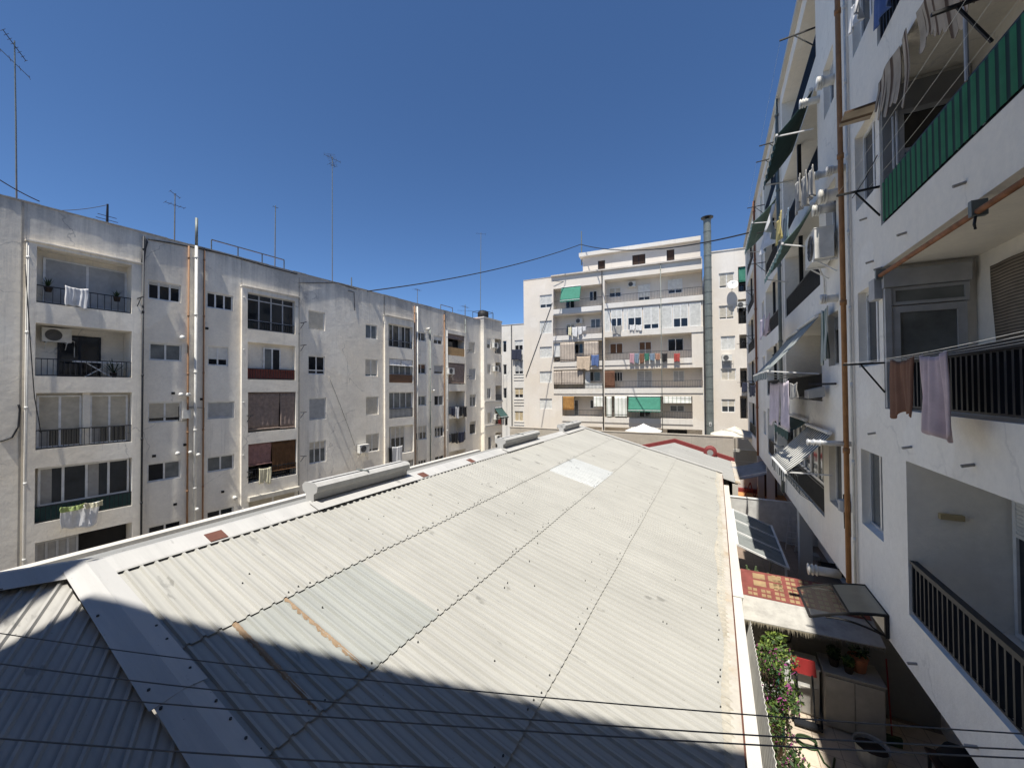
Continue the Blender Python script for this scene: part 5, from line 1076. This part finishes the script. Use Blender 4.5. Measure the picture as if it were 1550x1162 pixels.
# door canopy
t=thing('door_canopy','black framed door canopy with half bronze half clear panel on the right building','canopy',P(.6,-3.9,0))
ca,cb=.05,1.12; cz=lambda o:-3.66-.10*o-.17*o*o
for k,(o0,o1,mt) in enumerate(((.0,.5,'bronze_poly'),(.5,1.02,'clear_poly'))):
    m=MB(); m.grid(lambda i,j:P(ca+(cb-ca)*i,cz(o0+(o1-o0)*j)+.005,o0+(o1-o0)*j),2,5); m.build('panel',mt,t,solid=.006)
m=MB()
for u in (ca,cb):
    for k in range(6): m.bar(P(u,cz(k*.17),k*.17),P(u,cz((k+1)*.17),(k+1)*.17),.035)
for o in (0,.5,1.02): m.bar(P(ca,cz(o),o),P(cb,cz(o),o),.035)
m.build('frame','black',t)
for u in (ca,cb):
    m=MB(); m.bar(P(u,-3.65,.03),P(u,-4.02,.03),.05); pts=[P(u,-4.0+.0*k,.03) for k in (0,)]+[P(u,-4.0+.13*math.sin(k*.35),.03+.13*k) for k in range(1,7)]; m.tube(pts,.017,6); m.tube([P(u,-3.72,.35),P(u,-3.9,.2),P(u,-3.99,.06)],.014,6); m.build('scroll_bracket','black',t)
# ================================================================ TERRACES BELOW THE RIGHT BUILDING
TZ=-7.2
for n_,mt,a,b in (('terrace_floor_tiles','tile_beige',-4,11.3),('terrace_floor_brown','tile_brown',11.3,22.0),('terrace_floor_orange','orange_floor',22.0,31.4),('terrace_floor_far','concrete',31.4,42)):
    g=MB(); g.face([(.2,a,TZ),(6.3,a,TZ),(6.3,b,TZ),(.2,b,TZ)]); o=struct(g,'terrace_floor',mt)
def wall(x0,x1,y0,y1,zt,label,mat='plaster_white',name='terrace_wall',cop=True):
    t=thing(name,label,'wall',((x0+x1)/2,(y0+y1)/2,TZ)); m=MB(); m.box(x0,x1,y0,y1,TZ,zt); m.build('masonry',mat,t)
    if cop: m=MB(); m.box(x0-.02,x1+.02,y0-.02,y1+.02,zt+.003,zt+.04); m.build('coping',mat,t)
    return t
wall(.32,.45,-3,10.4,-4.9,'white terrace wall along the metal roofed hall, nearest section with a corrugated panel')
wall(.30,.50,10.6,21.9,-4.95,'white terrace wall along the metal roofed hall, middle section by the glazed pergola')
wall(.30,.52,22.3,31.05,-5.05,'white terrace wall along the metal roofed hall, farthest section')
wall(.52,4.1,11.42,11.56,-5.12,'grey rendered wall under the red oilcloth roof','concrete',cop=False)
wall(.52,4.1,22.0,22.2,-5.38,'tall white wall behind the stepladder','white_paint')
wall(.54,3.4,31.5,31.65,-5.9,'white wall behind the red trestle and brown cabinet')
wall(1.12,4.0,33.2,33.35,-5.45,'second white terrace wall from the beige masonry wall')
wall(1.12,4.0,35.9,36.05,-4.95,'far white terrace wall just before the beige masonry wall')
# leaning white corrugated panel
t=MB(); n=70
t.grid(lambda i,j:Vector((.53+.16*(1-j)*0+.10*j+.007*math.sin(i*n*3.1416), 4.6+5.7*i, -5.75+j*(1.02-.55*i)+(.0)) ),n*4,1)
solo(t,'corrugated_panel','white_plastic','white corrugated panel fixed above the plants along the nearest white wall','panel',solid=.008)
# shed roof with red oilcloth
t=thing('shed_roof','lean-to roof of grey board with a red and yellow oilcloth laid along its top','roof',(1.7,11,-5.3))
def sp(x,y,h=0): return Vector((x,y,-5.36+.26*(y-10.45)+h))
m=MB(); m.hexa([sp(.5,10.45),sp(3.0,10.55),sp(3.0,12.15),sp(.5,12.15)],[sp(.5,10.45,.03),sp(3.0,10.55,.03),sp(3.0,12.15,.03),sp(.5,12.15,.03)]); m.build('board','shed_board',t)
m=MB(); m.face([sp(.53,11.22,.038),sp(2.97,11.22,.038),sp(2.97,12.17,.038),sp(.53,12.17,.038)]); m.mi=1; rnd=random.Random(2)
for k in range(8):
    x=.66+k*.285
    if k<2:
        for y in (11.62,11.88): m.face([sp(.8+k*.34,y,.043),sp(.8+k*.34+.27,y,.043),sp(.8+k*.34+.27,y+.2,.043),sp(.8+k*.34,y+.2,.043)])
    for y in ((11.27,11.42) if k<2 else (11.27,11.42,11.57,11.72,11.87,12.02)):
        for q in (0,1): m.face([sp(x+q*.11,y,.043),sp(x+q*.11+.085,y,.043),sp(x+q*.11+.085,y+.10,.043),sp(x+q*.11,y+.10,.043)])
m.build('oilcloth',['oil_red','oil_yellow'],t)
m=MB(); rnd=random.Random(9)
for k in range(150):
    x=.5+2.5*k/150; p=sp(x,10.45+.04*(x-.5),.01); L=rnd.uniform(.03,.13); m.face([p+Vector((-.008,0,0)),p+Vector((.008,0,0)),p+Vector((rnd.uniform(-.02,.02),-L*.6,-L))])
m.build('reed_fringe','cactus_dry',t)
# glazed pergola
t=thing('glazed_pergola','sloping glazed pergola panel in a white frame beside the middle white wall','pergola',(1.2,16,-5.2))
def gp(x,y,h=0): return Vector((x,y,-4.95-.36*(x-.55)+.0*y+h))
m=MB(); m.grid(lambda i,j:gp(.55+1.3*i,14.1+(4.0)*j-.0),3,8); m.build('pane','pergola_glass',t,solid=.012)
m=MB()
for y in (14.1,15.43,16.76,18.1): m.bar(gp(.52,y,.03),gp(1.88,y,.03),.05)
for x in (.55,1.86): m.bar(gp(x,14.07,.03),gp(x,18.13,.03),.06)
m.build('frame','white_metal',t)
for y in (14.15,18.0):
    m=MB(); q=gp(1.8,y); m.box(q.x-.03,q.x+.03,y-.03,y+.03,TZ,q.z-.01); m.build('post','white_metal',t)
wall(.55,1.55,13.6,13.72,-5.6,'low white wall with potted cacti under the glazed pergola')
def pot(x,y,z,r,h,label,mat='terracotta',kind='cactus',seed=1,mats=('cactus',),group=None,lf=.05,nl=160):
    t=thing('potted_plant',label,'plant',(x,y,z),group); m=MB(); m.tube([(x,y,z),(x,y,z+r*1.7),(x,y,z+r*1.72)],[r*.72,r,r*1.08],14); m.build('pot',mat,t,smooth=False)
    m=MB(); rnd=random.Random(seed)
    if kind=='cactus':
        for k in range(6):
            a=rnd.uniform(0,6.28); d=r*.5*rnd.random(); hh=h*rnd.uniform(.55,1); p=Vector((x+d*math.cos(a),y+d*math.sin(a),z+r*1.6)); m.tube([p,p+Vector((.02*math.cos(a),.02*math.sin(a),hh*.5)),p+Vector((.1*math.cos(a)*h,.1*math.sin(a)*h,hh))],[.04,.045,.025],7)
    else: leaves(m,(x,y,z+r*1.7+h*.45),(h*.5,h*.5,h*.5),nl,lf,list(range(len(mats))),seed)
    m.build('foliage' if kind!='cactus' else 'stems',list(mats),t)
pot(.85,13.3,TZ+.9,.13,1.0,'tall cactus in a pot under the glazed pergola, leftmost of the pots',seed=2); pot(1.15,13.2,TZ+.9,.12,.85,'second tall cactus under the glazed pergola beside a terracotta pot',seed=5)
pot(1.48,13.1,TZ+.9,.13,.1,'small round terracotta pot on the ledge above the red oilcloth',kind='cactus',seed=6); pot(1.9,13.0,TZ+.75,.15,.35,'green leafy pot plant at the end of the ledge above the red oilcloth',kind='leaf',mats=('leaf',),seed=7)
m=MB(); m.box(.55,2.15,12.85,13.5,TZ,TZ+.74); solo(m,'plant_ledge','plaster_white','low white ledge carrying pots behind the red oilcloth roof','ledge')
# stepladder
def ladder(x,y,h,tilt,label,w=.42):
    t=thing('stepladder',label,'ladder',(x,y,TZ))
    for s in (0,1):
        m=MB(); dy=tilt*(1 if s else -1); 
        for q in (-1,1): m.bar((x+q*w*.5+dy*.3,y+dy*.6,TZ),(x+q*w*.32,y,TZ+h),.05,.025)
        n=6 if s==0 else 2
        for k in range(1,n+1):
            f=k/(n+1); m.bar((x-w*(.5-.18*f)+dy*.3*(1-f),y+dy*.6*(1-f),TZ+h*f),(x+w*(.5-.18*f)+dy*.3*(1-f),y+dy*.6*(1-f),TZ+h*f),.06 if s==0 else .025,.02)
        m.build('frame' if s==0 else 'rear_frame','alu',t)
ladder(3.05,21.35,1.75,.55,'aluminium stepladder leaning by the white wall, left one'); ladder(3.35,21.2,1.55,.45,'lower aluminium stepladder in front of the taller one')
t=MB()
for k,(dx,dz) in enumerate(((0,0),(.03,.06),(-.02,.12))): t.box(3.1+dx,3.75+dx,20.2,20.65,TZ+.003+dz,TZ+.058+dz)
solo(t,'board_stack','curtain','stack of flat grey boards on the brown terrace floor by the stepladders','boards')
t=thing('crate','black plastic crate on the brown terrace floor under the overhang','crate',(3.85,19.0,TZ)); m=MB()
for (a,b,c,d) in ((3.5,4.2,18.75,18.79),(3.5,4.2,19.21,19.25),(3.5,3.54,18.79,19.21),(4.16,4.2,18.79,19.21)):
    m.box(a,b,c,d,TZ+.0,TZ+.1); m.box(a,b,c,d,TZ+.14,TZ+.2); m.box(a,b,c,d,TZ+.24,TZ+.34)
m.build('side','black',t); m=MB(); m.box(3.55,4.15,18.8,19.2,TZ+.03,TZ+.29); m.build('contents','cloth_black',t)
# far terrace
t=thing('trestle','dark red folding trestle on the orange terrace floor','trestle',(2.3,30.2,TZ)); 
for s in (-1,1):
    m=MB()
    for q in (-.3,.3): m.bar((2.2+q+s*.28,30.1,TZ),(2.2+q*.8,30.1,TZ+.95),.06)
    m.bar((2.2-.27+s*.15,30.1,TZ+.4),(2.2+.27+s*.15,30.1,TZ+.4),.05); m.build('leg_frame','red_paint',t)
t=thing('cabinet','tall brown wooden cabinet beside the red trestle on the far terrace','cabinet',(3.1,30.9,TZ)); m=MB(); m.box(2.75,3.5,30.6,31.2,TZ,TZ+1.5); m.build('body','wood',t); m=MB(); m.box(2.77,3.11,30.56,30.595,TZ+.06,TZ+1.44); m.box(3.14,3.48,30.56,30.595,TZ+.06,TZ+1.44); m.build('door_panel','wood_dark',t)
m=MB(); m.box(.6,2.6,31.2,31.48,TZ+.003,TZ+.25); solo(m,'planter_bench','red_paint','low dark red bench along the wall on the orange terrace','bench')
t=thing('shade_sheet','grey shade sheet stretched across the far terrace from the hall to the right building','shade sail',(1.9,25.6,-5.0)); m=MB(); m.grid(lambda i,j:Vector((.35+2.6*i,24.6+2.3*j+.55*i,-5.12+.62*i*i+.1*i-.08*math.sin(j*3.1)*(1+i)+.32*j)),12,6); m.build('cloth','awning_grey',t,solid=.02)
m=MB(); m.tube([(.35,24.6,-5.12),(2.95,25.15,-4.4)],.03,6); m.build('edge_pole','white_metal',t)
# ---- near terrace furniture
t=thing('cabinet','white and grey cabinet against the grey wall of the near terrace, hand truck before it','cabinet',(1.6,10.9,TZ)); m=MB(); m.box(1.22,1.92,10.62,11.1,TZ+.02,TZ+1.02); m.build('body','white_paint',t); m=MB(); m.box(1.2,1.94,10.6,11.12,TZ+1.023,TZ+1.06); m.build('top','white_paint',t); m=MB(); m.box(1.24,1.56,10.595,10.617,TZ+.06,TZ+.62); m.box(1.58,1.90,10.595,10.617,TZ+.06,TZ+.62); m.build('door','cabinet_grey',t)
t=thing('cabinet','large grey cabinet with pots on top against the wall of the near terrace','cabinet',(2.45,10.8,TZ)); m=MB(); m.box(1.98,2.95,10.45,11.1,TZ+.02,TZ+1.12); m.build('body','cabinet_grey',t); m=MB(); m.box(1.96,2.97,10.42,11.12,TZ+1.123,TZ+1.165); m.build('top','curtain',t)
for a,b in ((2.0,2.46),(2.48,2.93)):
    m=MB(); m.box(a,b,10.425,10.447,TZ+.06,TZ+1.08); m.build('door','cabinet_grey',t)
pot(2.62,10.8,TZ+1.165,.17,.38,'dark leafy plant in a terracotta pot on the grey cabinet',kind='leaf',mats=('leaf_dark',),seed=12); pot(2.2,10.75,TZ+1.165,.1,.25,'small dark plant at the left of the grey cabinet top',mat='soil',kind='leaf',mats=('leaf_dark',),seed=13); pot(2.42,10.62,TZ+1.165,.09,.2,'trailing green plant at the front of the grey cabinet top',mat='soil',kind='leaf',mats=('leaf',),seed=14)
t=thing('hand_truck','hand truck with red back plate leaning on the white cabinet','hand truck',(1.65,10.35,TZ))
m=MB(); m.hexa([Vector((1.42,10.52,TZ+.92)),Vector((1.86,10.52,TZ+.92)),Vector((1.86,10.55,TZ+.92)),Vector((1.42,10.55,TZ+.92))],[Vector((1.4,10.58,TZ+1.22)),Vector((1.84,10.58,TZ+1.22)),Vector((1.84,10.61,TZ+1.22)),Vector((1.4,10.61,TZ+1.22))]); m.build('back_plate','plastic_red',t)
for x in (1.5,1.78):
    m=MB(); m.tube([(x,10.28,TZ+.1),(x,10.42,TZ+.5),(x,10.53,TZ+.95)],.018,8); m.build('rail','dark_metal',t)
m=MB(); m.box(1.4,1.88,10.12,10.3,TZ+.06,TZ+.1); m.build('toe_plate','dark_metal',t)
for x in (1.4,1.88):
    m=MB(); m.tube([(x-.025,10.33,TZ+.1),(x+.025,10.33,TZ+.1)],.09,14); m.build('wheel','black',t)
m=MB(); m.tube([(1.55+.17*math.cos(k*.4)*(1+.1*math.sin(k*.37)),9.85+.12*math.sin(k*.4)-.02*k*.2,TZ+.02) for k in range(34)]+[(1.75,9.4,TZ+.02),(2.0,9.1,TZ+.02),(1.95,8.95,TZ+.02),(1.8,9.05,TZ+.02),(1.86,9.3,TZ+.02),(1.95,9.6,TZ+.02)],.017,6); solo(m,'garden_hose','leaf_dark','dark green garden hose looped on the sunlit tiles','hose',smooth=True)
t=thing('bucket','grey plastic bucket on the tiles at the foot of the grey cabinet','bucket',(2.55,9.8,TZ)); m=MB(); m.tube([(2.55,9.8,TZ+.005),(2.55,9.8,TZ+.36),(2.55,9.8,TZ+.38)],[.2,.26,.275],18,caps=False); m.disc((2.55,9.8,TZ+.01),(0,0,1),.2); m.build('tub','grey_plastic',t); m=MB(); m.disc((2.55,9.8,TZ+.3),(0,0,1),.245); m.build('contents','soil',t)
t=thing('planter_box','white planter box with a green frame among the flowers of the near terrace','planter',(.95,9.9,TZ)); m=MB(); m.box(.72,1.1,9.55,10.2,TZ+.35,TZ+.7); m.build('box','white_paint',t); m=MB()
for x in (.72,1.12): 
    for y in (9.5,10.24): m.box(x-.025,x+.025,y-.025,y+.025,TZ,TZ+1.0)
m.build('frame','awning_green',t)
def shrub(c,rad,n,size,label,mats,seed,name='flowering_shrub',stems=5):
    c=Vector(c); t=thing(name,label,'plant',(c.x,c.y,TZ)); m=MB(); rnd=random.Random(seed)
    for k in range(stems):
        e=c+Vector((rnd.uniform(-.7,.7)*rad[0],rnd.uniform(-.7,.7)*rad[1],rnd.uniform(-.2,.8)*rad[2])); b=Vector((c.x+rnd.uniform(-.1,.1),c.y+rnd.uniform(-.15,.15),TZ)); mid=(b+e)/2+Vector((rnd.uniform(-.1,.1),rnd.uniform(-.1,.1),.1)); m.tube([b,mid,e],[.022,.016,.008],6)
    m.build('stem','stem',t); m=MB()
    for k in range(14):
        q=c+Vector((rnd.uniform(-.6,.6)*rad[0],rnd.uniform(-.6,.6)*rad[1],rnd.uniform(-.6,.7)*rad[2])); leaves(m,q,(rad[0]*rnd.uniform(.3,.6),rad[1]*rnd.uniform(.2,.42),rad[2]*rnd.uniform(.2,.42)),n//14,size*rnd.uniform(.8,1.2),list(range(len(mats))),seed*10+k)
    m.build('foliage',list(mats),t)
shrub((.98,9.2,-5.95),(.42,1.0,.85),2300,.04,'bougainvillea with pink flowers along the white wall of the near terrace',('leaf','leaf_bright','leaf','leaf_dark','leaf','petal','leaf_dark','leaf'),21)
shrub((.92,7.7,-6.45),(.38,1.0,.65),2200,.042,'dark lower bougainvillea with few flowers nearest to the camera',('leaf_dark','leaf_dark','leaf','leaf_dark','leaf','petal'),22)
shrub((1.05,10.35,-5.75),(.28,.3,.45),420,.06,'bright green leafy bush in the corner under the lean-to roof',('leaf_bright','leaf'),23)
t=thing('side_table','dark small table with a black bag on it under the overhang','table',(3.6,9.4,TZ)); m=MB(); m.box(3.25,3.95,9.1,9.7,TZ+.68,TZ+.72); m.build('tabletop','wood_dark',t)
for x in (3.3,3.9):
    for y in (9.15,9.65): m=MB(); m.box(x-.02,x+.02,y-.02,y+.02,TZ,TZ+.678); m.build('leg','dark_metal',t)
m=MB(); m.tube([(3.55,9.4,TZ+.722),(3.55,9.42,TZ+.8),(3.6,9.4,TZ+.98),(3.62,9.4,TZ+1.08)],[.2,.24,.2,.06],12); solo(m,'bag','cloth_black','black bag standing on the small table under the overhang','bag',smooth=True)
t=thing('broom','red handled broom leaning in the corner right of the grey cabinet','broom',(3.05,10.7,TZ)); m=MB(); m.tube([(3.05,10.5,TZ+.2),(3.1,10.9,TZ+1.5)],.014,6); m.build('handle','plastic_red',t); m=MB(); m.box(2.9,3.2,10.46,10.52,TZ+.02,TZ+.2); m.build('brush','leaf_dark',t)
t=thing('coat_hanger_hook','dark hook with a cable loop on the grey wall above the white cabinet','hook',(1.5,11.4,-5.7)); m=MB(); m.tube([(1.5,11.41,-5.75),(1.5,11.3,-5.7),(1.53,11.28,-5.85),(1.5,11.3,-6.05),(1.35,11.3,-6.12)],.018,6); m.build('loop','black',t); m=MB(); m.tube([(1.42,11.38,-5.72),(1.58,11.38,-5.72)],.012,6); m.build('bar','black',t)
# ================================================================ BUILDING BEHIND THE CAMERA (casts the foreground shade)
OWN=thing('apartment_building','building behind the viewpoint whose shade falls on the near metal roof','apartment block',(-2.5,-2.5,-9.5))
dO=Vector((.923,.386,0)); FO=Frame((.66,-.84),dO,(-.386,.923)); 
ho=[[a,a+1.6,z,z+1.4,.2] for a in (-5.5,-2.6) for z in (-5.5,-2.4,3.4,6.3)]
m=MB(); wallface(m,FO,-7.42,1.75,-9.6,10.4,ho,0); Q=FO.P
for u in (-7.42,1.75): m.face([Q(u,-9.6,0),Q(u,-9.6,-10),Q(u,10.4,-10),Q(u,10.4,0)])
m.face([Q(-7.42,10.4,0),Q(1.75,10.4,0),Q(1.75,10.4,-10),Q(-7.42,10.4,-10)]); m.face([Q(-7.42,-9.6,-10),Q(1.75,-9.6,-10),Q(1.75,10.4,-10),Q(-7.42,10.4,-10)])
m.build('wall','plaster_own',OWN)
for h in ho: window(FO,OWN,h[:4],-.1,n=2)
OW2=thing('stair_tower','taller stair tower at the left end of the building behind the camera','tower',FO.P(-9,-9.5,-4)); m=MB(); m.fbox(FO,-16,-8.05,-9.6,11.2,-9,.35); m.build('wall','plaster_own',OW2); m=MB(); m.fbox(FO,-8.04,-7.43,-9.6,8.5,-8,-.05); m.build('link_wall','plaster_own',OW2)
# clothes lines in front of the camera
def cl(x0,y0,h0,x1,y1,h1,mid,label):
    a=ray(x0,y0); a=a*(-h0/a.z); b=ray(x1,y1); b=b*(-h1/b.z)
    e0=a+(a-b)*.25; e1=b+(b-a)*.3
    cm=ray(*mid); d=(b-a); 
    pts=[]; n=60
    # sag chosen from the middle point
    nrm_=Vector((d.y,-d.x,0)); k=(a.dot(nrm_))/cm.dot(nrm_); pm=cm*k; f=(pm-a).dot(d)/d.dot(d); sag=((a+d*f).z-pm.z)/(4*(f+.25)/1.55*(1-(f+.25)/1.55))
    for i in range(n+1):
        g=i/n; ba=.25/1.55; 
        def para(g): return 4*g*(1-g)
        p=e0+(e1-e0)*g; ca=para(.25/1.55); cb_=para(1.25/1.55)
        pts.append(p-ZZ*(sag*(para(g)-(ca+(cb_-ca)*((g*1.55-.25)))) ))
    m=MB(); m.tube(pts,.00095,6); solo(m,'clothesline','rope',label,'clothesline','clotheslines strung in front of the camera',smooth=True)
cl(0,958,.50,1550,1110,.50,(800,1077),'empty dark clothesline in the foreground, highest of the four')
cl(0,1004,.47,1550,1134,.47,(800,1113),'empty dark clothesline in the foreground, second from the top')
cl(0,1042,.47,1550,1147,.47,(800,1120),'empty dark clothesline in the foreground, third from the top')
cl(0,1117,.45,1550,1195,.45,(500,1166),'empty dark clothesline in the foreground, lowest at the left corner')
# ================================================================ ROOFTOP ANTENNAS AND CABLES
def yagi(m,c,ax,L,n,w):
    c=Vector(c); ax=Vector(ax).normalized(); s=ax.cross(ZZ).normalized(); m.bar(c-ax*L*.5,c+ax*L*.5,.02)
    for k in range(n):
        q=c-ax*L*.5+ax*L*k/(n-1); ww=w*(1-.35*k/n); m.bar(q-s*ww,q+s*ww,.011)
def mast(F,o,xb,yb,xt,yt,r,label,yag=(),cat='antenna',mat='galv',name='antenna_mast'):
    ub,zb=F.uz(xb,yb,o); ut,zt=F.uz(xt,yt,o); t=thing(name,label,cat,F.P(ub,zb-1.2,o)); m=MB(); m.tube([F.P(ub,zb-1.2,o),F.P((ub+ut)/2,(zb+zt)/2,o),F.P(ut,zt,o)],[r,r*.9,r*.7],6); m.build('mast',mat,t)
    for (f,ax,L,n,w) in yag:
        c=F.P(ub+(ut-ub)*f,zb+(zt-zb)*f,o); m=MB(); yagi(m,c,ax,L,n,w); m.build('yagi_aerial','dark_metal',t)
    return t
d1=FL.d; n1=FL.n
mast(FL,-2,26,306,22,62,.03,'tall antenna mast with two aerials at the far left of the sky',((.97,(d1*1-n1*.3-ZZ*1.2),1.0,8,.16),(.86,(d1*.8+n1*.2-ZZ*.8),1.1,4,.22)))
mast(FL,-4,264,363,265,293,.035,'short lattice antenna above the orange drainpipes',((.98,(d1-ZZ*.5),.5,3,.2),(.75,(d1),.9,5,.25)))
mast(FL,-3,416,402,417,311,.04,'plain thin antenna pole behind the roof railing',((.97,(d1),.3,2,.1),))
mast(FL,-3,503,426,503,237,.035,'very tall thin antenna with a small aerial in the middle of the sky',((.97,(d1*1-n1),1.6,8,.35),(.985,(d1+n1*.6-ZZ*.3),1.2,5,.3),(.93,(d1),.5,3,.3)))
mast(FL,-4,727,482,728,352,.04,'tall thin antenna with a bent tip left of the sagging cable',((.985,(-d1-n1),1.2,3,.3),))
mast(FL,-1.5,631.5,470,632,437,.03,'short antenna with a small panel on the far part of the grey roof',((.95,(d1),.7,4,.3),))
mast(FL,-1.5,704,484,704,461,.05,'stubby antenna with a long aerial at the far end of the grey roof',((.85,(d1),1.1,6,.3),(.6,(-d1-n1),1.6,5,.3)))
mast(FL,-.3,532,440,532,420,.05,'bare grey post at the roof edge of the grey block',cat='post',name='roof_post')
mast(FL,-.6,162,337,163,309,.05,'dark roof pole with two insulator arms on the near grey roof',((.15,(d1),.7,2,.03),(.35,(d1),.6,2,.03)),cat='post',mat='dark_metal',name='roof_post')
mast(FL,-5,745,490,745,470,.03,'faint thin antenna at the far end beside the water tank',())
mast(FB,-2,880.5,386,880,350,.07,'striped short antenna pole on the penthouse corner',(),mat='galv')
def roofrail(x0,y0,x1,y1,n,label,h=.9,o=-.3,y2=None):
    a=FL.uz(x0,y0,o); b=FL.uz(x1,y1,o); zt=(a[1]+b[1])/2; t=thing('roof_railing',label,'railing',FL.P(a[0],TOP,o)); m=MB(); m.bar(FL.P(a[0],zt,o),FL.P(b[0],zt,o),.05); m.build('top_rail','galv',t)
    for k in range(n):
        u=a[0]+(b[0]-a[0])*k/(n-1); m=MB(); m.bar(FL.P(u,TOP-.1,o),FL.P(u,zt-.026,o),.045); m.build('post','galv',t)
roofrail(320,362,430,394,4,'long grey roof railing with four posts on the grey block'); roofrail(667,461,685,466,2,'short grey roof railing with two posts on the far part of the grey block')
# hanging cables
def cpt(x,y,F,o): u,z=F.uz(x,y,o); return F.P(u,z,o)
a=cpt(545,442,FL,-.2); b=cpt(879,370,FB,-1.5); c=FB.P(uB(1140,0),zB(1140,350,0),0)
dd=b-a; cm=ray(730,413.5); nn=Vector((dd.y,-dd.x,0)); k=a.dot(nn)/cm.dot(nn); pm=cm*k; f=(pm-a).dot(dd)/dd.dot(dd); sag=((a+dd*f).z-pm.z)/(4*f*(1-f))
cable([a,b],.045,'long black cable sagging through the sky from the grey block to the penthouse',sag=sag)
c=cpt(1143,350,FR,.1); cable([b,c],.045,'black cable from the penthouse across the flue to the right building',sag=.9)
a=cpt(-40,245,FL,-1); b=cpt(60,305,FL,-1); cable([a,b],.02,'thin cable slanting down to the near end of the grey roof',sag=.1)
a=cpt(163,310,FL,-.6); b=cpt(70,318,FL,-.6); cable([a,b],.012,'thin wire from the dark roof pole towards the near end of the roof',sag=.1)
pts=[cpt(x,y,FL,.06) for x,y in ((217,358),(222,366),(219,376),(216,400))]; m=MB(); m.tube(pts,.06,8); solo(m,'cable_bundle','dark_metal','thick dark cable bundle looping over the roof edge of the grey block','cable',smooth=True)
for q,(pp_,l) in enumerate((([(224,362),(260,368),(300,376),(345,386),(400,402),(450,415)],'loose cable draped along the roof edge right of the cable bundle'),([(0,668),(18,662),(28,645),(30,620),(28,612)],'dark cable curving up the wall at the left edge of the frame'),([(38,400),(46,520),(52,600),(62,655)],'thin cable crossing the near balcony stack diagonally'))):
    cable([cpt(x,y,FL,.03 if q<2 else .24) for x,y in pp_],.03 if q<2 else .015,l,n=4)
a=cpt(836,458,FB,.05); b=cpt(796,570,FB,.05); cable([a,b],.03,'dark cable slanting down the plain wall of the white building',n=4)
a=cpt(452,428,FL,.05); cable([a,cpt(510,428,FL,.03),cpt(540,438,FL,.03)],.02,'thin cable along the roof edge of the blank grey wall',n=4)
a=cpt(837,425,FB,.25); b=cpt(912,409,FB,-.9); cable([a,b],.025,'cable looping under the roof edge of the white building',sag=.5)


cable([cpt(x,y,FL,.04) for x,y in ((497,568),(510,600),(527,645),(537,674))],.012,'dull thin line slanting down the blank grey wall to the air conditioner',n=4,mat='concrete')  # thin dull tube following a diagonal line on the wall
cable([cpt(x,y,FL,.04) for x,y in ((527,440),(536,442),(537,470))],.02,'short dark stain coloured cable hanging from the roof edge post',n=4)
cable([cpt(x,y,FR,.03) for x,y in ((1290,300),(1310,270),(1328,235))],.008,'thin wire crossing the wall beside the green balcony',n=4)
# ================================================================ GROUND
g=MB(); g.face([(-900,-900,-9.6),(900,-900,-9.6),(900,900,-9.6),(-900,900,-9.6)]); struct(g,'ground','ground')
